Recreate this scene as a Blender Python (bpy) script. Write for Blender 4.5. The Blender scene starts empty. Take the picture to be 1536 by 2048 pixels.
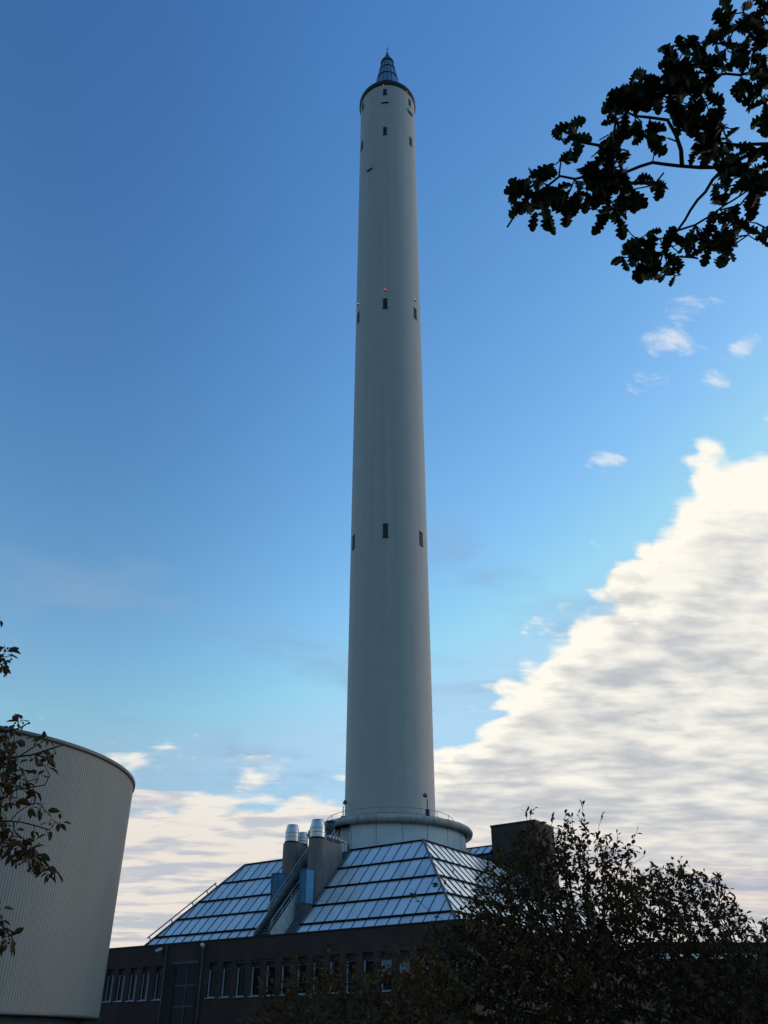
import bpy, math, random
import numpy as np
from mathutils import Vector, Matrix
random.seed(7); rng = np.random.default_rng(11)
S = bpy.context.scene
C = S.collection
R = math.radians

# ---------------------------------------------------------------- camera
PITCH = R(31.8); F = 1725.0
CAM = np.array([0.0, 0.0, 1.6])
cd = bpy.data.cameras.new('camera'); cam = bpy.data.objects.new('camera', cd); C.objects.link(cam)
cam.location = CAM; cam.rotation_euler = (R(90) + PITCH, 0, 0)
cd.sensor_fit = 'VERTICAL'; cd.sensor_height = 24.0; cd.lens = F / 2048 * 24.0
cd.clip_start = 0.05; cd.clip_end = 6000
S.camera = cam

# ---------------------------------------------------------------- world, sun, exposure
SUN_EL, SUN_AZ = R(9), R(70)            # azimuth to the right of the view direction (+Y)
w = bpy.data.worlds.new('World'); S.world = w; w.use_nodes = True
nt = w.node_tree; N = nt.nodes; L = nt.links; N.clear()
def nd(t, **k):
    n = N.new(t)
    for a, b in k.items(): setattr(n, a, b)
    return n
def put(sock, v):
    if isinstance(v, (int, float)): sock.default_value = v
    elif isinstance(v, tuple): sock.default_value = v
    else: L.new(v, sock)
def mth(op, a, b=0.0, c=0.0, clamp=False):
    n = nd('ShaderNodeMath', operation=op, use_clamp=clamp)
    put(n.inputs[0], a); put(n.inputs[1], b); put(n.inputs[2], c); return n.outputs[0]
def sstep(x, lo, hi, a=0.0, b=1.0):
    n = nd('ShaderNodeMapRange', interpolation_type='SMOOTHSTEP')
    put(n.inputs[0], x); put(n.inputs[1], lo); put(n.inputs[2], hi); put(n.inputs[3], a); put(n.inputs[4], b)
    return n.outputs[0]
def mixc(f, a, b):
    n = nd('ShaderNodeMix', data_type='RGBA'); put(n.inputs[0], f); put(n.inputs[6], a); put(n.inputs[7], b); return n.outputs[2]
def comb(x, y, z=0.0):
    n = nd('ShaderNodeCombineXYZ'); put(n.inputs[0], x); put(n.inputs[1], y); put(n.inputs[2], z); return n.outputs[0]
def noise(vec, scale, detail=6.0, rough=0.55, dist=0.0):
    n = nd('ShaderNodeTexNoise'); put(n.inputs['Vector'], vec); n.inputs['Scale'].default_value = scale
    n.inputs['Detail'].default_value = detail; n.inputs['Roughness'].default_value = rough
    n.inputs['Distortion'].default_value = dist; return n.outputs[0]
sky = nd('ShaderNodeTexSky', sky_type='NISHITA', sun_disc=False)
sky.sun_elevation = SUN_EL; sky.sun_rotation = SUN_AZ
sky.air_density = 1.0; sky.dust_density = 0.6; sky.ozone_density = 2.2; sky.altitude = 0
tc = nd('ShaderNodeTexCoord'); sx = nd('ShaderNodeSeparateXYZ'); L.new(tc.outputs['Generated'], sx.inputs[0])
dx, dy, dz = sx.outputs
zc = mth('MAXIMUM', dz, 0.03)
X = mth('DIVIDE', dx, zc); Y = mth('DIVIDE', dy, zc)         # a flat cloud layer overhead
P = comb(X, Y)
fb = mth('SUBTRACT', noise(P, 2.3, 9, 0.6, 0.35), 0.5)
fine = mth('SUBTRACT', noise(P, 9.0, 7, 0.6, 0.2), 0.5)
# the bank: edge runs from overhead right down to the horizon on the left
d1 = mth('SUBTRACT', mth('ADD', X, mth('MULTIPLY', Y, 0.205)), 0.93)
az = mth('ARCTAN2', dx, dy); lny = mth('LOGARITHM', mth('MAXIMUM', Y, 0.05), 2.718)
Q = comb(az, mth('MULTIPLY', lny, 0.55))
qb = mth('SUBTRACT', noise(Q, 11.0, 9, 0.60, 0.5), 0.5)
ql = mth('SUBTRACT', noise(comb(mth('MULTIPLY', az, 1.6), mth('MULTIPLY', lny, 3.2), 2.0), 4.2, 5, 0.5, 0.2), 0.5)
def lobes(scale, seed):
    n = nd('ShaderNodeTexVoronoi', feature='SMOOTH_F1', voronoi_dimensions='2D'); n.inputs['Scale'].default_value = scale; n.inputs['Smoothness'].default_value = .35
    wv = nd('ShaderNodeTexNoise'); wv.inputs['Scale'].default_value = scale*.8; wv.inputs['Detail'].default_value = 4; L.new(Q, wv.inputs['Vector'])
    a = nd('ShaderNodeVectorMath', operation='MULTIPLY_ADD'); L.new(wv.outputs[1], a.inputs[0]); a.inputs[1].default_value = (1.1/scale, 1.1/scale, 0); L.new(Q, a.inputs[2])
    L.new(a.outputs[0], n.inputs['Vector']); return mth('SUBTRACT', 0.42, n.outputs['Distance'])
lb = mth('ADD', lobes(13.0, 1), mth('MULTIPLY', lobes(34.0, 2), 0.45))
d1 = mth('ADD', d1, mth('MULTIPLY', lb, 0.15))
d1 = mth('ADD', d1, mth('MULTIPLY', fb, 0.10)); d1 = mth('ADD', d1, mth('MULTIPLY', qb, 0.22)); d1 = mth('ADD', d1, mth('MULTIPLY', ql, 0.38))
d2 = mth('SUBTRACT', Y, 1.37); d2 = mth('ADD', d2, mth('MULTIPLY', ql, 0.25)); d2 = mth('ADD', d2, mth('MULTIPLY', qb, 0.15)); d2 = mth('ADD', d2, mth('MULTIPLY', lb, 0.16))
dA = mth('MINIMUM', d1, d2)
d3 = mth('SUBTRACT', mth('ADD', Y, mth('MULTIPLY', az, -0.9)), 4.0); d3 = mth('MULTIPLY', d3, 0.55); d3 = mth('ADD', d3, mth('MULTIPLY', qb, 1.0)); d3 = mth('ADD', d3, mth('MULTIPLY', ql, 1.25)); d3 = mth('ADD', d3, mth('MULTIPLY', lb, 0.5))
bank = sstep(dA, -0.005, 0.075)
low = sstep(d3, -0.02, 0.30)
mask = mth('MAXIMUM', bank, mth('MULTIPLY', low, 0.88))
# wisps ahead of the bank and faint smudges in the blue
wx = mth('SUBTRACT', noise(comb(mth('ADD', mth('MULTIPLY', X, 1.3), mth('MULTIPLY', Y, 0.9)), mth('SUBTRACT', mth('MULTIPLY', Y, 3.0), mth('MULTIPLY', X, 1.6))), 5.5, 9, 0.66, 0.5), 0.5)
def blob(cx, cy, rx, ry):
    a = mth('DIVIDE', mth('SUBTRACT', X, cx), rx); b = mth('DIVIDE', mth('SUBTRACT', Y, cy), ry)
    return mth('SUBTRACT', 1.0, mth('ADD', mth('MULTIPLY', a, a), mth('MULTIPLY', b, b)))
wb = blob(0.47, 1.075, 0.075, 0.07)
for q in ((0.455, 1.165, 0.05, 0.05), (0.59, 1.18, 0.045, 0.05), (0.44, 1.42, 0.05, 0.05), (0.49, 1.0, 0.05, 0.05), (0.6, 1.09, 0.03, 0.04)):
    wb = mth('MAXIMUM', wb, blob(*q))
wisp = mth('MULTIPLY', sstep(mth('ADD', mth('MULTIPLY', wb, 0.16), wx), 0.06, 0.34), sstep(wb, -1.3, 0.5))
smn = noise(comb(mth('MULTIPLY', X, 0.8), mth('MULTIPLY', Y, 1.0), 3.0), 1.7, 6, 0.55, 0.3)
smudge = mth('MULTIPLY', sstep(smn, 0.51, 0.72), mth('MULTIPLY', sstep(Y, 1.3, 1.9), 0.60))
# brightness inside the cloud: sunlit rims and crests, grey troughs
bands = mth('ADD', mth('MULTIPLY', noise(comb(mth('MULTIPLY', az, 2.0), mth('MULTIPLY', lny, 2.2), 7.0), 3.8, 6, 0.5, 0.1), 0.50), mth('MULTIPLY', noise(comb(mth('MULTIPLY', az, 2.4), mth('MULTIPLY', lny, 2.9), 4.0), 8.0, 5, 0.5, 0.15), 0.50))
bands = mth('ADD', bands, mth('MINIMUM', mth('MAXIMUM', mth('MULTIPLY', mth('SUBTRACT', 2.7, Y), 0.05), -0.012), 0.06))
bands = mth('ADD', bands, mth('MULTIPLY', lb, 0.11))
bands = mth('SUBTRACT', bands, mth('MULTIPLY', sstep(az, -0.15, -0.02, 1.0, 0.0), 0.035))
rim = mth('MAXIMUM', sstep(dA, 0.02, 0.26, 1.0, 0.0), mth('MULTIPLY', sstep(d3, 0.05, 0.9, 1.0, 0.0), sstep(dA, -0.1, 0.0, 1.0, 0.0)))
lit = mth('ADD', sstep(bands, 0.33, 0.68, 0.0, 0.92), mth('MULTIPLY', mth('MULTIPLY', rim, sstep(bands, 0.36, 0.52, 0.35, 1.0)), 0.7), clamp=True)
far = sstep(mth('SUBTRACT', Y, mth('MULTIPLY', az, 3.0)), 3.2, 6.0)
K = 10.0
bright = mixc(far, (1.0*K, 0.96*K, 0.86*K, 1), (0.90*K, 0.80*K, 0.70*K, 1))
grey = mixc(far, (0.50*K, 0.53*K, 0.57*K, 1), (0.44*K, 0.47*K, 0.56*K, 1))
ccol = mixc(lit, grey, bright)
# deep clear-air blue: a per-channel curve on the sky colour (strength 0.1 below)
sc_ = nd('ShaderNodeSeparateColor'); L.new(sky.outputs[0], sc_.inputs[0])
def curve(ch, g, k, top): return mth('MINIMUM', mth('MULTIPLY', mth('POWER', mth('MULTIPLY', ch, 0.1), g), k*K), top*K)
cc_ = nd('ShaderNodeCombineColor')
for i_, (g_, k_, t_) in enumerate(((1.84, 20.0, 0.31), (1.48, 7.55, 0.50), (1.0, 2.95, 0.66))): L.new(curve(sc_.outputs[i_], g_, k_, t_), cc_.inputs[i_])
sky_gain = sstep(dy, -0.55, 0.30, 0.60, 1.0)           # eastern sky behind the viewer, dimmed so less light reaches the tower
sky_gain = mth('MULTIPLY', sky_gain, sstep(dx, -0.36, 0.02, 1.02, 1.36))   # brighter towards the hidden sun
sk_ = nd('ShaderNodeVectorMath', operation='SCALE'); L.new(cc_.outputs[0], sk_.inputs[0]); L.new(sky_gain, sk_.inputs['Scale'])
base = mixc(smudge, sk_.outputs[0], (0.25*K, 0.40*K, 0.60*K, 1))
base = mixc(mth('MULTIPLY', wisp, 0.75), base, (0.85*K, 0.86*K, 0.88*K, 1))
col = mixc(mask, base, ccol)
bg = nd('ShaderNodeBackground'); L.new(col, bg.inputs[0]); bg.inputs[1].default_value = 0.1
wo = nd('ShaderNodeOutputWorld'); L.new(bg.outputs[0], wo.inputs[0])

sl = bpy.data.lights.new('sun', 'SUN'); sl.energy = 0.55; sl.angle = R(26); sl.color = (1.0, 0.74, 0.50)
so = bpy.data.objects.new('sun', sl); C.objects.link(so)
sd = Vector((math.sin(SUN_AZ)*math.cos(SUN_EL), math.cos(SUN_AZ)*math.cos(SUN_EL), math.sin(SUN_EL)))
so.rotation_euler = sd.to_track_quat('Z', 'Y').to_euler(); so.location = (60, 20, 60)
vs = S.view_settings; vs.view_transform = 'Standard'; vs.look = 'None'; vs.exposure = 0.0; vs.gamma = 1.0

# ---------------------------------------------------------------- helpers
def ray(px, py):
    r = (px - 768) / F; u = -(py - 1024) / F
    return np.array([r, math.cos(PITCH) - math.sin(PITCH)*u, math.sin(PITCH) + math.cos(PITCH)*u])
def at(px, py, y): r = ray(px, py); return CAM + r*(y / r[1])
def rng_at(px, py, d): r = ray(px, py); return CAM + r*(d / np.linalg.norm(r))

MATS = {}
def mat(name, color, rough=0.7, metal=0.0, spec=0.3, emit=None, estr=0.0, var=0.0, vscale=1.0, stretch=(1,1,1), bump=0.0, bscale=20.0, tint=None, island=0.0):
    m = bpy.data.materials.new(name); m.use_nodes = True
    t = m.node_tree; b = t.nodes['Principled BSDF']; lk = t.links
    b.inputs['Base Color'].default_value = (*color, 1); b.inputs['Roughness'].default_value = rough
    b.inputs['Metallic'].default_value = metal; b.inputs['Specular IOR Level'].default_value = spec
    if emit: b.inputs['Emission Color'].default_value = (*emit, 1); b.inputs['Emission Strength'].default_value = estr
    co = t.nodes.new('ShaderNodeTexCoord'); mp = t.nodes.new('ShaderNodeMapping'); mp.inputs['Scale'].default_value = stretch
    lk.new(co.outputs['Object'], mp.inputs[0])
    if var:
        n = t.nodes.new('ShaderNodeTexNoise'); n.inputs['Scale'].default_value = vscale; n.inputs['Detail'].default_value = 8; n.inputs['Roughness'].default_value = .65
        lk.new(mp.outputs[0], n.inputs[0])
        mx = t.nodes.new('ShaderNodeMix'); mx.data_type = 'RGBA'
        c2 = tint if tint else tuple(c*(1-var) for c in color)
        mx.inputs[6].default_value = (*[min(1, c*(1+var*.5)) for c in color], 1); mx.inputs[7].default_value = (*c2, 1)
        r = t.nodes.new('ShaderNodeMapRange'); r.inputs[1].default_value = .35; r.inputs[2].default_value = .68
        lk.new(n.outputs[0], r.inputs[0]); lk.new(r.outputs[0], mx.inputs[0]); lk.new(mx.outputs[2], b.inputs['Base Color'])
    if bump:
        n2 = t.nodes.new('ShaderNodeTexNoise'); n2.inputs['Scale'].default_value = bscale; n2.inputs['Detail'].default_value = 5
        lk.new(co.outputs['Object'], n2.inputs[0])
        bp = t.nodes.new('ShaderNodeBump'); bp.inputs['Strength'].default_value = bump; bp.inputs['Distance'].default_value = .02
        lk.new(n2.outputs[0], bp.inputs['Height']); lk.new(bp.outputs[0], b.inputs['Normal'])
    MATS[name] = m; return m

def leaf_mat(name, cols, transl=0.18):
    m = bpy.data.materials.new(name); m.use_nodes = True; t = m.node_tree; lk = t.links
    b = t.nodes['Principled BSDF']; b.inputs['Roughness'].default_value = .6; b.inputs['Specular IOR Level'].default_value = .12
    g = t.nodes.new('ShaderNodeNewGeometry'); rp = t.nodes.new('ShaderNodeValToRGB')
    e = rp.color_ramp.elements
    while len(e) < len(cols): e.new(.5)
    for i, (p, c) in enumerate(cols): e[i].position = p; e[i].color = (*c, 1)
    co = t.nodes.new('ShaderNodeTexCoord'); nz = t.nodes.new('ShaderNodeTexNoise'); nz.inputs['Scale'].default_value = 1.3; nz.inputs['Detail'].default_value = 3
    lk.new(co.outputs['Object'], nz.inputs[0])
    ma = t.nodes.new('ShaderNodeMath'); ma.operation = 'MULTIPLY_ADD'; lk.new(nz.outputs[0], ma.inputs[0]); ma.inputs[1].default_value = 2.2; ma.inputs[2].default_value = -.85
    mb_ = t.nodes.new('ShaderNodeMath'); mb_.operation = 'MULTIPLY_ADD'; mb_.use_clamp = True; lk.new(g.outputs['Random Per Island'], mb_.inputs[0]); mb_.inputs[1].default_value = .55; lk.new(ma.outputs[0], mb_.inputs[2])
    lk.new(mb_.outputs[0], rp.inputs[0]); lk.new(rp.outputs[0], b.inputs['Base Color'])
    tr = t.nodes.new('ShaderNodeBsdfTranslucent'); lk.new(rp.outputs[0], tr.inputs[0])
    mx = t.nodes.new('ShaderNodeMixShader'); mx.inputs[0].default_value = transl
    out = t.nodes['Material Output']; lk.new(b.outputs[0], mx.inputs[1]); lk.new(tr.outputs[0], mx.inputs[2]); lk.new(mx.outputs[0], out.inputs[0])
    MATS[name] = m; return m

WLOC = {}
def thing(name, loc, label, cat, group=None):
    o = bpy.data.objects.new(name, None); C.objects.link(o); o.empty_display_size = .5
    o.location = loc; WLOC[o.name] = np.array(loc, float)
    o['label'] = label; o['category'] = cat
    if group: o['group'] = group
    return o
class MB:
    """Collects faces in world space; build() links them as one mesh object."""
    def __init__(s): s.v = []; s.f = []; s.mi = []; s.sm = []
    def face(s, pts, mi=0, smooth=False):
        i = len(s.v); s.v += [tuple(p) for p in pts]; s.f.append(tuple(range(i, i+len(pts)))); s.mi.append(mi); s.sm.append(smooth)
    def hexa(s, p, mi=0):          # 8 points: bottom 4 then top 4
        i = len(s.v); s.v += [tuple(q) for q in p]
        for q in ((3,2,1,0),(4,5,6,7),(0,1,5,4),(1,2,6,5),(2,3,7,6),(3,0,4,7)):
            s.f.append(tuple(i+k for k in q)); s.mi.append(mi); s.sm.append(False)
    def box(s, x0, x1, y0, y1, z0, z1, mi=0):
        s.hexa([(x0,y0,z0),(x1,y0,z0),(x1,y1,z0),(x0,y1,z0),(x0,y0,z1),(x1,y0,z1),(x1,y1,z1),(x0,y1,z1)], mi)
    def lathe(s, cx, cy, prof, n=48, a0=0.0, a1=2*math.pi, mi=0, smooth=True, cap=False):
        i = len(s.v); full = abs(a1-a0-2*math.pi) < 1e-6; m = n if full else n+1
        for (r, z) in prof:
            for k in range(m):
                a = a0 + (a1-a0)*k/n; s.v.append((cx + r*math.sin(a), cy - r*math.cos(a), z))
        for j in range(len(prof)-1):
            for k in range(n):
                k2 = (k+1) % m if full else k+1
                s.f.append((i+j*m+k, i+j*m+k2, i+(j+1)*m+k2, i+(j+1)*m+k)); s.mi.append(mi); s.sm.append(smooth)
        if cap:
            s.f.append(tuple(i+(len(prof)-1)*m+k for k in range(m))); s.mi.append(mi); s.sm.append(False)
            s.f.append(tuple(i+k for k in reversed(range(m)))); s.mi.append(mi); s.sm.append(False)
    def tube(s, pts, rad, n=6, mi=0, smooth=True, closed=False):
        pts = [np.array(p, float) for p in pts]; m = len(pts)
        if not hasattr(rad, '__len__'): rad = [rad]*m
        i = len(s.v); prev = None
        for j in range(m):
            if closed: d = pts[(j+1) % m] - pts[j-1]
            else: d = pts[min(j+1, m-1)] - pts[max(j-1, 0)]
            d = d/(np.linalg.norm(d)+1e-9)
            if prev is None:
                h = np.array([0,0,1.]) if abs(d[2]) < .9 else np.array([1.,0,0])
                a = np.cross(d, h)
            else: a = prev - d*(prev@d)
            a /= np.linalg.norm(a)+1e-9; prev = a; b = np.cross(d, a)
            for k in range(n):
                t = 2*math.pi*k/n; s.v.append(tuple(pts[j] + rad[j]*(a*math.cos(t) + b*math.sin(t))))
        for j in range(m if closed else m-1):
            j2 = (j+1) % m
            for k in range(n):
                s.f.append((i+j*n+k, i+j*n+(k+1) % n, i+j2*n+(k+1) % n, i+j2*n+k)); s.mi.append(mi); s.sm.append(smooth)
        if not closed:
            s.f.append(tuple(i+k for k in reversed(range(n)))); s.f.append(tuple(i+(m-1)*n+k for k in range(n))); s.mi += [mi, mi]; s.sm += [False, False]
    def build(s, name, mats, parent=None, kind=None):
        if not isinstance(mats, (list, tuple)): mats = [mats]
        off = WLOC[parent.name] if parent is not None else np.zeros(3)
        me = bpy.data.meshes.new(name)
        V = (np.array(s.v) - off).tolist() if len(s.v) else []
        me.from_pydata(V, [], s.f)
        for m in mats: me.materials.append(MATS[m])
        me.polygons.foreach_set('material_index', s.mi); me.polygons.foreach_set('use_smooth', s.sm); me.update()
        o = bpy.data.objects.new(name, me); C.objects.link(o)
        if parent is not None: o.parent = parent
        WLOC[o.name] = off
        if kind: o['kind'] = kind
        return o
def tag(o, label, cat, group=None):
    o['label'] = label; o['category'] = cat
    if group: o['group'] = group

# ---------------------------------------------------------------- materials
mat('ground', (.055,.06,.035), .95, var=.4, vscale=.3)
mat('asphalt', (.05,.05,.052), .9, var=.25, vscale=2.0)
mat('tank_cladding', (.315,.305,.28), .55, var=.10, vscale=.35, stretch=(1,1,.25), spec=.35)
mat('dark_metal', (.03,.032,.038), .5, metal=.3)
mat('gutter_metal', (.012,.012,.014), .85, spec=.1)
mat('edge_metal', (.16,.15,.16), .5, metal=.4)
mat('steel', (.62,.64,.67), .42, metal=1.0, var=.18, vscale=3.0)
mat('galvanised', (.42,.44,.46), .5, metal=.7, var=.2, vscale=2.0)
mat('concrete', (.24,.215,.20), .9, var=.28, vscale=1.3, stretch=(1,1,.35), bump=.4, bscale=14)
mat('pale_panel', (.72,.77,.80), .55, var=.10, vscale=.8, spec=.3)
mat('ring_concrete', (.47,.46,.43), .85, var=.35, vscale=1.6, bump=.3, bscale=9)
mat('cheek', (.66,.66,.65), .6, var=.14, vscale=1.5)
mat('blue_light', (.17,.42,.64), .5, var=.15, vscale=2.0)
mat('blue_dark', (.06,.17,.30), .5, var=.15, vscale=2.0)
mat('grey_box', (.11,.13,.15), .7, var=.2, vscale=2.0)
mat('roof_membrane', (.10,.10,.105), .9, var=.2, vscale=1.0)
mat('frame_white', (.62,.66,.70), .5)
mat('frame_dark', (.05,.055,.06), .5)
mat('blind', (.34,.36,.40), .8)
mat('window_glass', (.014,.017,.022), .06, spec=.13)
mat('sill_metal', (.52,.60,.66), .4, metal=.4)
mat('bark', (.045,.036,.03), .95, var=.4, vscale=6.0, stretch=(1,1,.3), bump=.5, bscale=30)
mat('twig', (.035,.026,.022), .9)
mat('red_lamp', (.25,.02,.01), .4, emit=(1.0,.09,.03), estr=3.0)
mat('lamp_white', (.75,.77,.78), .4)
mat('lens', (.3,.33,.36), .15, spec=.6)
mat('lamp_blue', (.03,.05,.14), .5)
mat('louvre', (.055,.06,.065), .5, metal=.3)
mat('spire_glass', (.28,.36,.46), .22, metal=.6, var=.15, vscale=1.0)
mat('spire_cap', (.14,.15,.17), .5, metal=.4)
mat('berry', (.10,.02,.012), .4)
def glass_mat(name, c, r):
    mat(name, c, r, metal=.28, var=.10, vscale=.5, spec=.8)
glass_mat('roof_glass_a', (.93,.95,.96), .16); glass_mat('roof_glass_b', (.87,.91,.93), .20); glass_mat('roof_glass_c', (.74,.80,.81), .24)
leaf_mat('oak_leaf', [(0,(.022,.034,.010)),(.85,(.034,.042,.013)),(1,(.055,.036,.015))], .08)
leaf_mat('crab_leaf', [(0,(.060,.058,.022)),(.4,(.085,.066,.026)),(.7,(.11,.055,.024)),(1,(.13,.043,.02))], .2)
leaf_mat('rust_leaf', [(0,(.075,.06,.022)),(.4,(.12,.075,.025)),(.75,(.15,.070,.024)),(1,(.17,.052,.022))], .18)
leaf_mat('olive_leaf', [(0,(.058,.056,.022)),(.5,(.082,.062,.026)),(.8,(.11,.052,.024)),(1,(.13,.042,.02))], .2)

def shaft_material():
    m = mat('shaft_concrete', (.52,.51,.49), .62, var=.05, vscale=.12, spec=.3)
    t = m.node_tree; lk = t.links; b = t.nodes['Principled BSDF']
    co = t.nodes.new('ShaderNodeTexCoord'); sp = t.nodes.new('ShaderNodeSeparateXYZ'); lk.new(co.outputs['Object'], sp.inputs[0])
    # horizontal pour joints every 2.2 m and faint vertical streaks of dirt
    fr = t.nodes.new('ShaderNodeMath'); fr.operation = 'PINGPONG'; fr.inputs[1].default_value = 1.1; lk.new(sp.outputs[2], fr.inputs[0])
    r = t.nodes.new('ShaderNodeMapRange'); r.inputs[1].default_value = 0; r.inputs[2].default_value = .05; lk.new(fr.outputs[0], r.inputs[0])
    mp = t.nodes.new('ShaderNodeMapping'); mp.inputs['Scale'].default_value = (1.6,1.6,.03); lk.new(co.outputs['Object'], mp.inputs[0])
    n = t.nodes.new('ShaderNodeTexNoise'); n.inputs['Scale'].default_value = 1.0; n.inputs['Detail'].default_value = 6; lk.new(mp.outputs[0], n.inputs[0])
    n2 = t.nodes.new('ShaderNodeTexNoise'); n2.inputs['Scale'].default_value = .5; n2.inputs['Detail'].default_value = 9; n2.inputs['Roughness'].default_value = .7; lk.new(co.outputs['Object'], n2.inputs[0])
    def mul(a, lo, hi, s0=.3, s1=.7):
        q = t.nodes.new('ShaderNodeMapRange'); q.inputs[1].default_value = s0; q.inputs[2].default_value = s1; q.inputs[3].default_value = lo; q.inputs[4].default_value = hi; lk.new(a, q.inputs[0]); return q.outputs[0]
    def mm(a, b2):
        q = t.nodes.new('ShaderNodeMath'); q.operation = 'MULTIPLY'; lk.new(a, q.inputs[0]); lk.new(b2, q.inputs[1]); return q.outputs[0]
    k = mm(mm(mul(r.outputs[0], .90, 1.0, 0, 1), mul(n.outputs[0], .94, 1.03)), mul(n2.outputs[0], .95, 1.04))
    sc = t.nodes.new('ShaderNodeVectorMath'); sc.operation = 'SCALE'; sc.inputs[0].default_value = (.52,.51,.49); lk.new(k, sc.inputs['Scale'])
    lk.new(sc.outputs[0], b.inputs['Base Color'])
shaft_material()
def brick_material(name, c1, c2, mortar, bw=.25, bh=.083):
    m = mat(name, c1, .88, spec=.2); t = m.node_tree; lk = t.links; b = t.nodes['Principled BSDF']
    co = t.nodes.new('ShaderNodeTexCoord'); sp = t.nodes.new('ShaderNodeSeparateXYZ'); lk.new(co.outputs['Object'], sp.inputs[0])
    def m2(op, a, bb):
        q = t.nodes.new('ShaderNodeMath'); q.operation = op
        lk.new(a, q.inputs[0]); (lk.new(bb, q.inputs[1]) if not isinstance(bb, float) else setattr(q.inputs[1], 'default_value', bb)); return q.outputs[0]
    h = m2('ADD', m2('MULTIPLY', sp.outputs[0], -1.0), sp.outputs[1])
    cv = t.nodes.new('ShaderNodeCombineXYZ'); lk.new(h, cv.inputs[0]); lk.new(sp.outputs[2], cv.inputs[1])
    br = t.nodes.new('ShaderNodeTexBrick'); br.inputs['Scale'].default_value = 1.0; br.inputs['Color1'].default_value = (*c1,1); br.inputs['Color2'].default_value = (*c2,1); br.inputs['Mortar'].default_value = (*mortar,1)
    br.inputs['Brick Width'].default_value = bw*1.35; br.inputs['Row Height'].default_value = bh; br.inputs['Mortar Size'].default_value = .008
    lk.new(cv.outputs[0], br.inputs[0])
    n = t.nodes.new('ShaderNodeTexNoise'); n.inputs['Scale'].default_value = .7; n.inputs['Detail'].default_value = 7; lk.new(co.outputs['Object'], n.inputs[0])
    q = t.nodes.new('ShaderNodeMapRange'); q.inputs[1].default_value = .3; q.inputs[2].default_value = .7; q.inputs[3].default_value = .8; q.inputs[4].default_value = 1.15; lk.new(n.outputs[0], q.inputs[0])
    sc = t.nodes.new('ShaderNodeVectorMath'); sc.operation = 'SCALE'; lk.new(br.outputs[0], sc.inputs[0]); lk.new(q.outputs[0], sc.inputs['Scale']); lk.new(sc.outputs[0], b.inputs['Base Color'])
brick_material('facade_brick', (.105,.068,.060), (.086,.060,.054), (.088,.075,.072))
brick_material('block_brick', (.105,.080,.070), (.085,.066,.060), (.075,.07,.068))

# ---------------------------------------------------------------- ground
g = MB(); g.face([(-3000,-3000,0),(3000,-3000,0),(3000,3000,0),(-3000,3000,0)]); g.build('ground', 'ground', kind='structure')
g = MB(); g.face([(-40,-6,.004),(40,-6,.004),(40,4.0,.004),(-40,4.0,.004)]); g.build('path', 'asphalt', kind='structure')

# ---------------------------------------------------------------- drop tower
AX, AY, RT = 0.56, 83.5, 4.25
tower = thing('drop_tower', (AX, AY, 0), 'tall slender white round concrete tower with a pointed glass spire', 'tower')
m = MB(); m.lathe(AX, AY, [(RT, z) for z in np.linspace(13.5, 129.4, 40)], 96); m.build('shaft', 'shaft_concrete', tower)
m = MB(); m.lathe(AX, AY, [(RT+.003,129.1),(4.46,129.35),(4.50,129.5),(4.50,130.0),(4.2,130.1),(2.6,130.5)], 96); m.build('roof_edge', 'dark_metal', tower)
# spire
m = MB(); nseg = 16
prof = [(2.45,130.45),(2.06,134.0),(1.72,137.0),(1.32,139.6),(.98,141.8)]
m.lathe(AX, AY, prof, nseg, smooth=False); spg = m.build('spire_glazing', 'spire_glass', tower)
m = MB()
for k in range(nseg):
    a = 2*math.pi*k/nseg
    m.tube([(AX+(r+.02)*math.sin(a), AY-(r+.02)*math.cos(a), z) for r, z in prof], .045, 4)
for r, z in prof[1:]:
    m.tube([(AX+(r+.03)*math.sin(2*math.pi*k/32), AY-(r+.03)*math.cos(2*math.pi*k/32), z) for k in range(32)], .055, 4, closed=True)
m.build('glazing_bar', 'dark_metal', spg)
m = MB(); m.lathe(AX, AY, [(1.0,141.75),(1.14,141.9),(1.14,142.2),(.85,142.45),(.28,144.6),(.10,145.4),(.02,145.9)], 24, smooth=False); m.build('spire_cap', 'spire_cap', tower)
m = MB(); m.tube([(AX,AY,145.6),(AX,AY,147.0)], .05, 6); m.tube([(AX-.32,AY,146.35),(AX+.32,AY,146.35)], .035, 5); m.tube([(AX,AY-.3,146.1),(AX,AY+.3,146.1)], .035, 5); m.build('antenna', 'dark_metal', tower)
def frame_at(phi, r):
    a = R(phi); n = np.array([math.sin(a), -math.cos(a), 0]); t = np.array([math.cos(a), math.sin(a), 0])
    return np.array([AX, AY, 0]) + n*r, n, t
def tbox(mb, phi, wd, z0, z1, d0, d1, off=0.0, tilt=0.0):
    c, n, t = frame_at(phi, RT)
    p = []
    for z in (z0, z1):
        for (a, b) in ((-wd/2, d1 + (0 if z == z0 else -tilt)), (wd/2, d1 + (0 if z == z0 else -tilt)), (wd/2, d0), (-wd/2, d0)):
            q = c + t*(a+off) + n*b; p.append((q[0], q[1], z))
    mb.hexa(p)
def tower_window(phi, z0, z1, wd=.70, slats=True):
    m = MB(); tbox(m, phi, wd, z0, z1, -.22, .018); wn = m.build('window', 'louvre', tower)
    m = MB()
    for off in (-wd/2-.025, wd/2+.025): tbox(m, phi, .05, z0-.05, z1+.05, -.1, .05, off)
    tbox(m, phi, wd+.16, z1, z1+.07, -.1, .06); tbox(m, phi, wd+.24, z0-.10, z0, -.1, .09); m.build('frame', 'frame_dark', wn)
    m = MB(); n = 9
    for i in range(n):
        z = z0 + (z1-z0)*(i+.5)/n; tbox(m, phi, wd-.06, z-.045, z+.045, 0, .045)
    m.build('louvre', 'louvre', wn)
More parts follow.
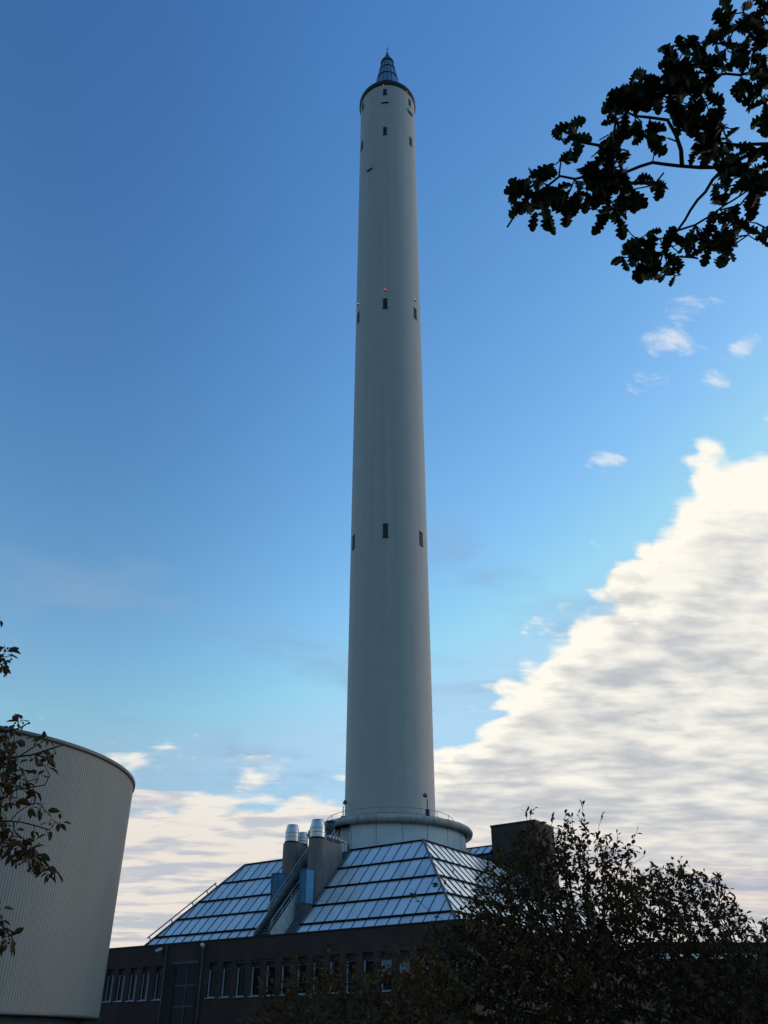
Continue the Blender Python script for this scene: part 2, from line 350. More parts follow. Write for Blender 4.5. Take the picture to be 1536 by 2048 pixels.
for z0, z1 in ((47.62,49.2),(81.12,82.75),(116.6,118.35),(126.55,127.95)):
    for phi in (-65.5, -5.5, 54.5, 114.5, 174.5, 234.5): tower_window(phi, z0, z1, .44)
def hatch(phi, z0, z1, wd):
    m = MB(); tbox(m, phi, wd, z0, z1, -.2, .20, 0, .08); h = m.build('vent_box', 'shaft_concrete', tower)
    m = MB(); tbox(m, phi, wd, z0-.06, z0+.0, -.1, .21); m.build('opening', 'frame_dark', h)
hatch(-5.5, 124.45, 125.25, 1.05); hatch(54.5, 124.45, 125.25, 1.05); hatch(-38, 109.6, 110.9, .95)
for phi in (-65.5, -5.5, 54.5, 114.5, 174.5, 234.5):
    c, n, t = frame_at(phi, RT+.12)
    m = MB(); m.lathe(c[0], c[1], [(.02,84.24),(.065,84.26),(.065,84.36),(.04,84.40),(.0,84.41)], 12); wl = m.build('warning_light', 'red_lamp', tower)
    m = MB(); tbox(m, phi, .16, 84.14, 84.235, -.1, .22); m.build('bracket', 'dark_metal', wl)
for phi in (-8, 42):
    c, n, t = frame_at(phi, RT+.30)
    m = MB(); m.lathe(c[0], c[1], [(.02,128.74),(.035,128.76),(.035,128.81),(.0,128.83)], 10); m.build('warning_light', 'red_lamp', tower)
# base drum with a doorway gap on the stair side
RD = 6.95
def ang(px, py, r):                     # angle on a ring of radius r seen at that pixel
    q = ray(px, py); k = q[0]/q[1]; best = None
    for i in range(-900, 901):
        a = R(i/10.0); x = AX + r*math.sin(a); y = AY - r*math.cos(a); e = abs(x/y - k)
        if best is None or e < best[0]: best = (e, a)
    return best[1]
a_gap1 = ang(700, 1680, RD); a_gap0 = ang(652, 1680, RD)
m = MB(); m.lathe(AX, AY, [(RD,13.5),(RD,17.95)], 90, a_gap1, a_gap0 + 2*math.pi)
pr = [(RD,13.5),(RD,17.95)]
for a in (a_gap1, a_gap0):
    m.face([(AX+r*math.sin(a), AY-r*math.cos(a), z) for r, z in ((RD,13.5),(RD-.5,13.5),(RD-.5,17.95),(RD,17.95))])
for k in range(18):                     # cladding joints
    a = a_gap1 + .02 + k*(2*math.pi - (a_gap1-a_gap0))/18
    m.tube([(AX+RD*math.sin(a), AY-RD*math.cos(a), 13.6),(AX+RD*math.sin(a), AY-RD*math.cos(a), 17.9)], .018, 4, mi=1)
drum = m.build('base_drum', ['pale_panel','edge_metal'], tower)
m = MB(); m.lathe(AX, AY, [(RD-.45,13.5),(RD-.45,17.9)], 20, a_gap0-.02, a_gap1+.02); m.build('doorway_wall', 'galvanised', tower)
a_m = a_gap0*.42 + a_gap1*.58
m = MB(); m.lathe(AX, AY, [(RD-.05,13.5),(RD-.05,16.55)], 6, a_m, a_gap1-.045); m.build('balustrade_panel', 'pale_panel', tower)
m = MB()
p = lambda a, r, z: (AX+r*math.sin(a), AY-r*math.cos(a), z)
m.tube([p(a_gap0+.05, RD-.1, 16.6), p(a_gap0+.17, RD-.3, 17.85)], .07, 6); m.tube([p(a_m, RD-.1, 13.5), p(a_m, RD-.1, 17.9)], .05, 6); m.build('brace', 'dark_metal', tower)
# ring parapet (a fat concrete tube) and the deck behind it
m = MB(); ZR, rr, Rr = 18.16, .32, 7.30
prof = [(Rr + rr*math.cos(t), ZR + rr*math.sin(t)) for t in np.linspace(0, 2*math.pi, 17)]
m.lathe(AX, AY, prof, 96)
for k in range(28):
    a = 2*math.pi*(k+.3)/28
    m.tube([(AX+(Rr+(rr+.004)*math.cos(t))*math.sin(a), AY-(Rr+(rr+.004)*math.cos(t))*math.cos(a), ZR+(rr+.004)*math.sin(t)) for t in np.linspace(-1.6, 1.8, 12)], .014, 4, mi=1)
ring = m.build('ring_parapet', ['ring_concrete','edge_metal'], tower)
m = MB(); m.lathe(AX, AY, [(RT+.01,18.1),(Rr,18.1)], 72); m.build('deck', 'roof_membrane', tower)
m = MB(); nR = 20
def rp(k, z, r=5.9): a = 2*math.pi*(k+.5)/nR; return (AX+r*math.sin(a), AY-r*math.cos(a), z)
for z in (18.95, 19.42): m.tube([rp(k, z) for k in range(nR)], .028, 5, closed=True)
for k in range(nR): m.tube([rp(k, 18.1), rp(k, 19.42)], .028, 5)
m.build('railing', 'galvanised', tower)
# floodlights on the ring
def floodlight(px, py, y, label, box_m, aim):
    b = at(px, py, y); b[2] = 18.1
    o = thing('floodlight', tuple(b), label, 'floodlight', 'floodlights on the tower ring')
    m = MB(); m.tube([b, b+np.array([0,0,2.2])], .05, 6); m.build('post', 'dark_metal', o)
    m = MB(); m.box(b[0]-.17, b[0]+.17, b[1]-.2, b[1]+.2, b[2]+.62, b[2]+1.30); m.box(b[0]-.11, b[0]+.11, b[1]-.27, b[1]-.2, b[2]+.70, b[2]+1.2); m.build('control_box', box_m, o)
    m = MB(); c = b+np.array([aim*.13,0,2.5]); d = np.array([aim*.6,.45,.66]); d /= np.linalg.norm(d)
    m.tube([c-d*.16, c-d*.05, c+d*.12, c+d*.16], [.09,.17,.20,.20], 14); hd = m.build('lamp_head', 'edge_metal', o)
    m = MB(); m.tube([c+d*.162, c+d*.17], [.18,.18], 14); m.build('lens', 'lens', hd)
floodlight(855, 1626, 78.6, 'floodlight on a post with a blue box, at the right of the tower ring', 'lamp_blue', -1)
floodlight(686, 1632, 81.2, 'small dark floodlight at the left edge of the shaft on the ring', 'dark_metal', 1)

# ---------------------------------------------------------------- laboratory building
TH = R(54.9)
U = np.array([-math.sin(TH), math.cos(TH), 0]); V = np.array([math.cos(TH), math.sin(TH), 0])
P0 = np.array([4.5688, 60.528, 0])
ZB, ZT, RUN = 8.566, 15.022, 6.352
def B(s, v, z): q = P0 + U*s + V*v; return np.array([q[0], q[1], z])
def bbox(mb, s0, s1, v0, v1, z0, z1, mi=0):
    mb.hexa([B(s1,v0,z0),B(s0,v0,z0),B(s0,v1,z0),B(s1,v1,z0),B(s1,v0,z1),B(s0,v0,z1),B(s0,v1,z1),B(s1,v1,z1)], mi)
SL = (ZT-ZB)/RUN
def slope_z(v): return ZB + v*SL
lab = thing('laboratory_building', tuple(B(14,0,0)), 'dark brick low building with a glazed pyramid roof around the tower foot', 'building')
VF = -1.8; ZW = 8.2; ZS = 4.55; ZH = 6.78
SEND = 46.0; SE0 = -1.8
lw = [30.94,29.64,28.26,26.9,25.4]
lw = [32.3 + 1.36*k for k in range(7, -1, -1)] + lw
rw = [19.84 - 1.385*k for k in range(16)]
WW = .86
opens = [(s-WW, s) for s in lw] + [(s-WW, s) for s in rw]
ENT = (20.95, 23.5)
# wall: bands plus piers between the openings
m = MB(); T = .4
bbox(m, ENT[1], SEND, VF, VF+T, 0, ZS); bbox(m, SE0, ENT[0], VF, VF+T, 0, ZS)
bbox(m, SE0, SEND, VF, VF+T, ZH, ZW)
cuts = sorted(opens + [ENT]); cur = SE0
for a, b in cuts:
    if a > cur: bbox(m, cur, a, VF, VF+T, ZS, ZH)
    cur = b
bbox(m, cur, SEND, VF, VF+T, ZS, ZH)
bbox(m, SE0, SE0+T, VF+T, 37.0, 0, ZW); bbox(m, SEND-T, SEND, VF+T, 37.0, 0, ZW); bbox(m, SE0+T, SEND-T, 36.6, 37.0, 0, ZW)
m.build('wall', 'facade_brick', lab)
m = MB(); bbox(m, SE0-.05, SEND+.05, VF-.06, VF+T+.05, ZW, ZW+.09); bbox(m, SE0-.05, SE0+T+.05, VF+T+.05, 37.05, ZW, ZW+.09); m.build('coping', 'dark_metal', lab)
m = MB(); bbox(m, SE0+T, SEND-T, VF+T, 36.6, 7.35, 7.5); m.build('roof_slab', 'roof_membrane', lab)
m = MB(); bbox(m, SE0+T, SEND-T, VF+1.6, VF+1.7, 0.1, 7.3); m.build('inner_wall', 'frame_dark', lab)
def window(s, blind=0, curtain=False):
    a, b = s-WW, s; v0 = VF+.17
    m = MB()
    bbox(m, b-.075, b, v0-.02, v0+.09, ZS, 6.36); bbox(m, a, a+.05, v0, v0+.09, ZS, 6.36, 1)
    bbox(m, a+.05, b-.075, v0, v0+.09, ZS, ZS+.07); bbox(m, a+.05, b-.075, v0, v0+.09, 6.30, 6.36, 1)
    fr = m.build('window', ['frame_white', 'grey_box'], lab)  # side light put into colour: lit left jamb and bottom white, rest grey
    m = MB(); bbox(m, a+.05, b-.075, v0+.04, v0+.055, ZS+.07, 6.30); m.build('pane', 'window_glass', fr)
    m = MB(); bbox(m, a, b, v0+.03, v0+.12, 6.36, ZH); m.build('shutter_box', 'frame_dark', fr)
    m = MB(); m.hexa([B(b+.05,VF-.11,ZS-.045),B(a-.05,VF-.11,ZS-.045),B(a-.05,v0,ZS-.02),B(b+.05,v0,ZS-.02),B(b+.05,VF-.11,ZS-.015),B(a-.05,VF-.11,ZS-.015),B(a-.05,v0,ZS+.045),B(b+.05,v0,ZS+.045)]); m.build('sill', 'sill_metal', fr)
    if blind: m = MB(); bbox(m, a+.06, b-.10, v0+.02, v0+.035, 6.30-blind, 6.28); m.build('blind', 'blind', fr)
    if curtain: m = MB(); bbox(m, a+.055, a+.40, v0+.02, v0+.035, ZS+.08, 6.28); m.build('curtain', 'blind', fr)
for i, s in enumerate(lw): window(s, curtain=(i != len(lw)-1))
for i, s in enumerate(rw): window(s, blind=(.85, .75, .7)[(i-11) % 3] if 11 <= i <= 13 else 0)
# entrance glazing
m = MB(); e0, e1 = ENT; v0 = VF+.12
mid = (e0+e1)/2 - .1
for a, b in ((e0, e0+.1), (mid-.06, mid+.06), (e1-.1, e1)): bbox(m, a, b, v0, v0+.12, 0, ZH-.12)
bbox(m, e0, e1, v0-.02, v0+.13, ZH-.12, ZH)
for z in (2.2, 4.08, 5.41):
    bbox(m, e0+.1, mid-.06, v0+.005, v0+.11, z-.06, z+.06); bbox(m, mid+.06, e1-.1, v0+.005, v0+.11, z-.06, z+.06)
ent = m.build('entrance', 'grey_box', lab)
m = MB(); bbox(m, e0+.1, mid-.06, v0+.05, v0+.06, .05, ZH-.12); bbox(m, mid+.06, e1-.1, v0+.05, v0+.06, .05, ZH-.12); m.build('pane', 'window_glass', ent)
m = MB(); bbox(m, e0-.05, e1+.05, VF-.06, VF-.002, ZH+.02, ZH+.22); m.build('lintel', 'grey_box', lab)
for s in (20.45, 24.35):
    m = MB(); m.tube([B(s,VF-.09,0), B(s,VF-.09,ZW-.05)], .055, 8); m.build('downpipe', 'edge_metal', lab)
for s in (20.78, 23.95):
    m = MB()
    for k in range(3): bbox(m, s-.19+k*.15, s-.10+k*.15, VF-.05, VF-.002, 0, ZH+.01)
    m.build('pier', 'block_brick', lab)
# --- pyramid roof glazing
TE = -.28; SN_T = RUN; STL = 24.82; SBL = 28.85
def FL(s_b, t, lift=0.0):               # left (front) face: s across, t up the slope
    q = B(s_b, t*RUN, ZB + t*(ZT-ZB)); return q + lift*np.array([-V[0]*.713, -V[1]*.713, .701])
def FR(k, t, lift=0.0):                 # right face: k = distance along V
    q = B(t*RUN, k, ZB + t*(ZT-ZB)); return q + lift*np.array([-U[0]*.713, -U[1]*.713, .701])
ROWS = [TE+.06, .075, .288, .507, .748, 1.0]
LR = 34.0                               # right face length along V at the eaves (t=0)
def left_end(t): return SBL - (SBL-STL)*t
def clipx(a, b, lo, hi):
    return (max(a, lo), min(b, hi))
NOTCH = (13.35, 16.9)
def pane_quad(mb, Ffun, x0, x1, t0, t1, lo0, hi0, lo1, hi1):
    # x range at t0 and t1, clipped by the hips
    a0, b0 = max(x0, lo0), min(x1, hi0); a1, b1 = max(x0, lo1), min(x1, hi1)
    if b0 - a0 < .02 and b1 - a1 < .02: return
    if b0 < a0: a0 = b0 = (lo0 if x0 < lo0 else hi0)
    if b1 < a1: a1 = b1 = (lo1 if x0 < lo1 else hi1)
    j = lambda: random.uniform(-.013, .013)
    pts = [Ffun(a0, t0, j()), Ffun(b0, t0, j()), Ffun(b1, t1, j()), Ffun(a1, t1, j())]
    if b1-a1 < .02: pts = pts[:3]
    if b0-a0 < .02: pts = [pts[0], pts[2], pts[3]]
    mb.face(pts, random.choice([0,0,0,1,1,2]))
GB = .972
def face_panes(Ffun, loF, hiF, x_start, x_end, notch=None):
    mb = MB(); n = int((x_end-x_start)/GB)+1
    for r in range(len(ROWS)-1):
        t0, t1 = ROWS[r], ROWS[r+1]
        for i in range(n):
            x0 = x_start + i*GB; x1 = x0+GB
            if notch:
                if x0 >= notch[0] and x1 <= notch[1]: continue
                if x0 < notch[0] < x1: x1 = notch[0]
                if x0 < notch[1] < x1: x0 = notch[1]
            pane_quad(mb, Ffun, x0, x1, t0, t1, loF(t0), hiF(t0), loF(t1), hiF(t1))
    return mb
def face_bars(Ffun, loF, hiF, x_start, x_end, notch=None, bw=.032):
    mb = MB(); n = int((x_end-x_start)/GB)+2
    for i in range(n):
        x = x_start + i*GB
        if notch and notch[0]-.01 < x < notch[1]+.01: continue
        ts = [t for t in np.linspace(TE+.06, 1.0, 60) if loF(t) <= x <= hiF(t)]
        if len(ts) < 2: continue
        mb.tube([Ffun(x, ts[0], .015), Ffun(x, ts[-1], .015)], bw, 4, smooth=False)
    return mb
def face_gutters(Ffun, loF, hiF, notch=None):
    mb = MB()
    for t in ROWS[1:]:
        segs = [(loF(t), hiF(t))]
        if notch: segs = [(loF(t), notch[0]), (notch[1], hiF(t))]
        for a, b in segs:
            hw = .065/8.2 if t < .99 else .06/8.2
            p = [Ffun(a,t-hw,.0),Ffun(b,t-hw,.0),Ffun(b,t+hw,.0),Ffun(a,t+hw,.0),Ffun(a,t-hw,.09),Ffun(b,t-hw,.09),Ffun(b,t+hw,.09),Ffun(a,t+hw,.09)]
            mb.hexa(p)
    return mb
loL = lambda t: t*RUN
hiL = left_end
loR = lambda t: t*RUN
hiR = lambda t: LR - t*RUN
gl = ['roof_glass_a','roof_glass_b','roof_glass_c']
X0 = RUN - 20*GB
for lo_, hi_, xa_, xb_ in ((loL, lambda t: NOTCH[0], X0, NOTCH[0]+.5), (lambda t: NOTCH[1], hiL, X0+GB*int((NOTCH[1]-X0)/GB), 30.5)):
    pl = face_panes(FL, lo_, hi_, xa_, xb_).build('front_glazing', gl, lab)
    face_bars(FL, lo_, hi_, xa_, xb_).build('glazing_bar', 'gutter_metal', pl)
    face_gutters(FL, lo_, hi_).build('gutter', 'gutter_metal', pl)
pr_ = face_panes(FR, loR, hiR, X0, 36.0).build('side_glazing', gl, lab)
face_bars(FR, loR, hiR, X0, 36.0, bw=.04).build('glazing_bar', 'gutter_metal', pr_)
face_gutters(FR, loR, hiR).build('gutter', 'gutter_metal', pr_)
m = MB()                                # far faces of the pyramid
m.face([B(left_end(TE), TE*RUN, ZB+TE*(ZT-ZB)), B(STL, RUN, ZT), B(STL, LR-RUN, ZT), B(left_end(TE), LR-TE*RUN, ZB+TE*(ZT-ZB))])
m.face([B(TE*RUN, LR-TE*RUN, ZB+TE*(ZT-ZB)), B(left_end(TE), LR-TE*RUN, ZB+TE*(ZT-ZB)), B(STL, LR-RUN, ZT), B(RUN, LR-RUN, ZT)]); m.build('rear_glazing', 'roof_glass_b', lab)
m = MB(); m.tube([FL(loL(TE), TE, .04), FL(loL(1), 1, .06)], .10, 6); m.build('hip_bar', 'edge_metal', lab)
m = MB(); m.tube([FL(left_end(TE), TE, .04), FL(STL, 1, .06)], .08, 6); m.build('hip_bar', 'edge_metal', lab)
m = MB(); bbox(m, RUN, STL, RUN, LR-RUN, ZT-.25, ZT-.02); m.build('upper_deck', 'roof_membrane', lab)
m = MB()                                # notch: dark metal valley under the stair
q = [B(s, v, slope_z(v)-.12) for s, v in ((NOTCH[0]-.02, TE*RUN), (NOTCH[1]+.02, TE*RUN), (NOTCH[1]+.02, RUN), (NOTCH[0]-.02, RUN))]; m.face(q)
for s in NOTCH:
    m.hexa([B(s+.06,TE*RUN,slope_z(TE*RUN)-.15),B(s-.06,TE*RUN,slope_z(TE*RUN)-.15),B(s-.06,RUN,ZT-.15),B(s+.06,RUN,ZT-.15),B(s+.06,TE*RUN,slope_z(TE*RUN)+.12),B(s-.06,TE*RUN,slope_z(TE*RUN)+.12),B(s-.06,RUN,ZT+.12),B(s+.06,RUN,ZT+.12)])
m.build('roof_valley', 'grey_box', lab)
m = MB()                                # safety rail along the left hip
def hip(t, out, up): q = FL(left_end(t), t); return q + U*out + np.array([0,0,up])
m.tube([hip(.03,.38,.30), hip(.72,.38,.30)], .055, 6)
for t in (.05,.26,.47,.62,.71): m.tube([hip(t-.015,.0,.03), hip(t,.38,.30)], .045, 5)
m.build('safety_rail', 'dark_metal', lab)

# ---------------------------------------------------------------- ventilation shafts, ducts, roof stair
def capsule(mb, s0, s1, vc, v1, zfun, ztop0, ztop1):
    # plan: half round front of radius r about vc, straight sides back to v1; bottom follows the roof slope
    r = (s1-s0)/2; sc = (s0+s1)/2; pl = []
    for k in range(17):
        a = -math.pi/2 + math.pi*k/16; pl.append((sc + r*math.sin(a), vc - r*math.cos(a)))
    pl += [(s1, v1), (s0, v1)]; n = len(pl)
    zt = lambda v: ztop0 + (ztop1-ztop0)*max(0, (v-vc))/(v1-vc)
    for i in range(n):
        a, b = pl[i], pl[(i+1) % n]
        mb.face([B(a[0],a[1],zfun(a[1])),B(b[0],b[1],zfun(b[1])),B(b[0],b[1],zt(b[1])),B(a[0],a[1],zt(a[1]))], 0, i < 16)
    mb.face([B(a[0],a[1],zt(a[1])) for a in pl])
def cowl(parent, s, v, z0, h, r):
    c = B(s, v, 0); m = MB()
    m.lathe(c[0], c[1], [(r*.98,z0+.07),(r,z0+.08),(r,z0+.10),(r,z0+h*.46),(r,z0+h*.50),(r*.99,z0+h*.60),(r*.80,z0+h*.93),(r*.76,z0+h),(r*.70,z0+h)], 32, smooth=True, cap=True)
    o = m.build('cowl', 'steel', parent)
    m = MB(); m.lathe(c[0], c[1], [(r*1.0,z0-.10),(r*1.06,z0-.06),(r*1.06,z0+.07),(r*.9,z0+.085)], 32)
    for k in (.30,.52): m.tube([(c[0]+(r+.006)*math.sin(2*math.pi*i/28), c[1]-(r+.006)*math.cos(2*math.pi*i/28), z0+h*k) for i in range(28)], .014, 4, closed=True)
    m.build('cowl_band', 'dark_metal', o)
def bottom(v): return slope_z(min(v, RUN)) - .3
vb = thing('ventilation_shaft', tuple(B(14.05,3.6,10.5)), 'large concrete ventilation shaft right of the roof stair with one big steel cowl', 'ventilation shaft', 'ventilation shafts on the roof')
m = MB(); capsule(m, 13.4, 14.72, 2.95, 5.3, bottom, 15.38, 15.25); m.build('shaft_wall', 'concrete', vb)
cowl(vb, 14.06, 2.95, 15.47, 1.42, .60)
for v in (3.8, 4.2, 4.6, 5.0):
    c = B(13.58, v, 0); m = MB(); m.lathe(c[0], c[1], [(.11,15.2),(.11,15.55),(.15,15.56),(.15,15.78),(.10,15.84)], 12, cap=True); m.build('pipe', 'galvanised', vb)
va = thing('ventilation_shaft', tuple(B(17.2,4.2,11.5)), 'concrete ventilation shaft left of the roof stair with two steel cowls', 'ventilation shaft', 'ventilation shafts on the roof')
m = MB(); capsule(m, 16.55, 17.87, 3.55, 6.3, bottom, 15.52, 15.4); m.build('shaft_wall', 'concrete', va)
cowl(va, 17.21, 3.58, 15.60, 1.38, .56); cowl(va, 17.19, 4.86, 15.60, 1.0, .44)
def duct(s0, s1, v0, v1, z0, z1, label, zb):
    c = B((s0+s1)/2, (v0+v1)/2, zb)
    o = thing('air_duct', tuple(c), label, 'air duct', 'blue air ducts on the roof')
    m = MB(); bbox(m, s0, s1, v0, v1, z0, z1); hd = m.build('duct_box', 'blue_light', o)
    m = MB(); nL = 15                   # louvres on the front face
    for k in range(nL):
        z = z0+.08+(z1-z0-.16)*k/(nL-1)
        m.hexa([B(s1-.05,v0-.05,z-.05),B(s0+.05,v0-.05,z-.05),B(s0+.05,v0+.02,z+.02),B(s1-.05,v0+.02,z+.02),B(s1-.05,v0-.05,z-.035),B(s0+.05,v0-.05,z-.035),B(s0+.05,v0+.02,z+.035),B(s1-.05,v0+.02,z+.035)])
    for a, b in ((s0, s0+.05), (s1-.05, s1)): bbox(m, a, b, v0-.055, v0-.002, z0, z1)
    m.build('louvre', 'blue_dark', hd)
    m = MB(); bbox(m, s0+.001, s1-.001, v0-.05, v0-.001, z1-.05, z1+.04); bbox(m, s0-.03, s1+.03, v0+.0, v1+.03, z1, z1+.04); m.build('duct_cap', 'blue_dark', o)
    m = MB(); bbox(m, s0-.06, s1+.05, v0-.10, v1+.06, zb-.9, z0-.06); bbox(m, s0-.1, s1+.1, v0-.14, v1+.1, z0-.06, z0-.01); m.build('plinth', 'grey_box', o)
duct(13.36, 14.02, 1.02, 1.86, 10.6, 12.93, 'pale blue louvred air duct in front of the right ventilation shaft', 9.6)
duct(16.9, 17.62, 1.90, 2.72, 10.95, 13.08, 'darker blue louvred air duct in front of the left ventilation shaft', 10.6)
st = thing('roof_stair', tuple(B(15.4,0,ZB)), 'steep metal roof stair with handrails climbing between the two concrete shafts', 'stair')
sR, sL = 14.45, 16.15
def cz(v, h): return slope_z(v)+h
v0s, v1s = -1.35, 5.7
m = MB()                                # right cheek: grey sheet panels, left cheek thinner
h0, h1 = 1.36, 1.72
m.hexa([B(sR+.05,v0s,cz(v0s,-.3)),B(sR,v0s,cz(v0s,-.3)),B(sR,v1s,cz(v1s,-.3)),B(sR+.05,v1s,cz(v1s,-.3)),B(sR+.05,v0s,cz(v0s,h0)),B(sR,v0s,cz(v0s,h0)),B(sR,v1s,cz(v1s,h1)),B(sR+.05,v1s,cz(v1s,h1))])
ck = m.build('cheek', 'cheek', st)
m = MB(); nn = np.array([0,0,1.])
for k in range(9):
    v = v0s + .3 + k*.95
    if v+.7 < v1s: m.tube([B(sR-.003, v, cz(v, h0+.02+.047*k)), B(sR-.003, v+.68, cz(v+.68, 0.0))], .016, 4)
m.build('seam', 'edge_metal', ck)
m = MB(); m.hexa([B(sL,v0s,cz(v0s,.9)),B(sL-.05,v0s,cz(v0s,.9)),B(sL-.05,v1s,cz(v1s,1.1)),B(sL,v1s,cz(v1s,1.1)),B(sL,v0s,cz(v0s,1.35)),B(sL-.05,v0s,cz(v0s,1.35)),B(sL-.05,v1s,cz(v1s,1.6)),B(sL,v1s,cz(v1s,1.6))]); m.build('stringer', 'galvanised', st)
m = MB()
for k in range(34):
    v = v0s + .1 + k*.215
    bbox(m, sR+.06, sL-.06, v, v+.27, cz(v,1.12), cz(v,1.155))
m.build('tread', 'dark_metal', st)
for s, ha, hb, r_ in ((sR+.03, 2.05, 2.3, .035), (sL-.02, 1.85, 2.40, .05)):
    m = MB()
    va0 = -1.35 if s < 15 else .25
    m.tube([B(s, va0-.25, cz(va0, .9)), B(s, va0, cz(va0, ha)), B(s, v1s, cz(v1s, hb))], r_, 6)
    hm = lambda f, v: (ha+(hb-ha)*(v-va0)/(v1s-va0))*f
    m.tube([B(s, va0, cz(va0, ha*.80)), B(s, v1s, cz(v1s, hb*.82))], r_*.7, 5)
    for k in range(8):
        v = va0 + .1 + (v1s-va0-.15)*k/7; m.tube([B(s, v, cz(v, 1.2)), B(s, v, cz(v, hm(1.0, v)))], r_*.75, 5)
    m.build('handrail', 'galvanised', st)
m = MB(); bbox(m, sR+.06, sL-.06, v1s, 7.3, ZT+.9, ZT+.96)
for s in (sR+.1, sL-.1):
    for v in (6.6, 7.2): m.tube([B(s,v,ZT-.1), B(s,v,ZT+.92)], .05, 6)
m.build('landing', 'galvanised', st)
# roof vents just behind the stair head
c = B(15.9, 6.9, 0); o = thing('roof_vent', tuple(B(15.9,6.9,ZT)), 'small dark vent box seen between the two shafts at the stair head', 'roof vent')
m = MB(); m.lathe(c[0], c[1], [(.30,ZT-.1),(.30,17.1),(.36,17.12),(.36,17.5),(.2,17.6)], 16, cap=True); m.build('vent_body', 'grey_box', o)
m = MB(); m.lathe(c[0], c[1], [(.32,17.6),(.42,17.62),(.42,17.70),(.05,17.82)], 16, cap=True); m.build('vent_cap', 'edge_metal', o)
# facade lamps
def wall_lamp(s, z, aim, label):
    b = B(s, VF, z); o = thing('wall_lamp', tuple(b), label, 'wall lamp', 'lamps high on the brick wall')
    m = MB(); bbox(m, s-.08, s+.08, VF-.05, VF-.001, z-.1, z+.12); m.tube([B(s,VF-.04,z), B(s,VF-.32,z+.06)], .03, 6); m.build('bracket', 'dark_metal', o)
    m = MB(); c = B(s,VF-.36,z+.06); d = -U*aim*.8 - V*.35 + np.array([0,0,-.35]); d /= np.linalg.norm(d)
    m.tube([c-d*.24, c-d*.20, c+d*.20, c+d*.26], [.05,.11,.13,.12], 12); h = m.build('lamp_head', 'lamp_white', o)
    m = MB(); m.tube([c+d*.262, c+d*.27], [.10,.10], 12); m.build('lens', 'lens', h)
wall_lamp(24.9, 7.78, -1, 'small white lamp on the brick wall left of the entrance downpipe')
wall_lamp(20.3, 7.86, 1, 'small white lamp on the brick wall right of the entrance')

# ---------------------------------------------------------------- service block and link behind the pyramid
blk = thing('service_tower', tuple(B(6.1,22.9,0)), 'square brown brick block rising behind the trees right of the pyramid roof', 'building')
s0, s1, vv0, vv1, zt = 3.9, 8.4, 21.06, 24.8, 18.72
m = MB(); bbox(m, s0, s1, vv0, vv1, 0, zt); m.build('wall', 'block_brick', blk)
m = MB(); bbox(m, s0-.06, s1+.06, vv0-.06, vv1+.06, zt, zt+.16); m.build('coping', 'dark_metal', blk)
lk_ = thing('roof_link', tuple(B(10.2,21.6,ZT)), 'low glazed link roof between the tower drum and the brick block', 'link building')
m = MB(); bbox(m, 8.42, 12.6, 20.6, 23.4, ZT-.2, 16.35); m.build('wall', 'grey_box', lk_)
m = MB(); m.face([B(8.42,20.5,16.38),B(12.6,20.5,16.38),B(12.6,21.9,17.3),B(8.42,21.9,17.3)]); m.face([B(12.6,23.5,16.38),B(8.42,23.5,16.38),B(8.42,21.9,17.3),B(12.6,21.9,17.3)]); g_ = m.build('roof_glazing', 'roof_glass_a', lk_)
m = MB()
for k in range(6):
    s = 8.46 + k*.82; m.tube([B(s,20.48,16.39), B(s,21.9,17.32)], .045, 4)
for v, z in ((20.48,16.39),(21.9,17.32)): m.tube([B(8.42,v,z), B(12.6,v,z)], .07, 4)
m.build('glazing_bar', 'dark_metal', g_)
m = MB(); bbox(m, 8.6, 10.6, 20.56, 20.598, 15.55, 16.1); wn = m.build('window', 'roof_glass_b', lk_)
m = MB()
for k in range(5): bbox(m, 8.57+k*.5, 8.63+k*.5, 20.53, 20.558, 15.5, 16.15)
m.build('frame', 'frame_dark', wn)

# ---------------------------------------------------------------- low annex far right
an = thing('annex', (36, 97, 0), 'low flat roofed brick wing with a window strip at the far right', 'building')
m = MB(); x0, x1 = 16.0, 62.0; za = 10.25
m.box(x0, x1, 95, 107, 0, 8.85); m.box(x0, x1, 95, 107, 9.45, za); m.box(x0, x1, 95.3, 106.7, 8.85, 9.45); m.build('wall', 'facade_brick', an)
m = MB(); m.box(x0-.1, x1+.1, 94.9, 107.1, za, za+.14); m.build('coping', 'dark_metal', an)
for k in range(15):
    xa = x0+.5+k*3.0
    if xa+2.8 > x1: break
    m = MB(); m.box(xa, xa+2.7, 95.1, 95.28, 8.87, 9.43); wn = m.build('window', 'frame_dark', an)
    m = MB(); m.box(xa+.08, xa+2.62, 95.06, 95.098, 8.93, 9.38); m.build('pane', 'roof_glass_a', wn)

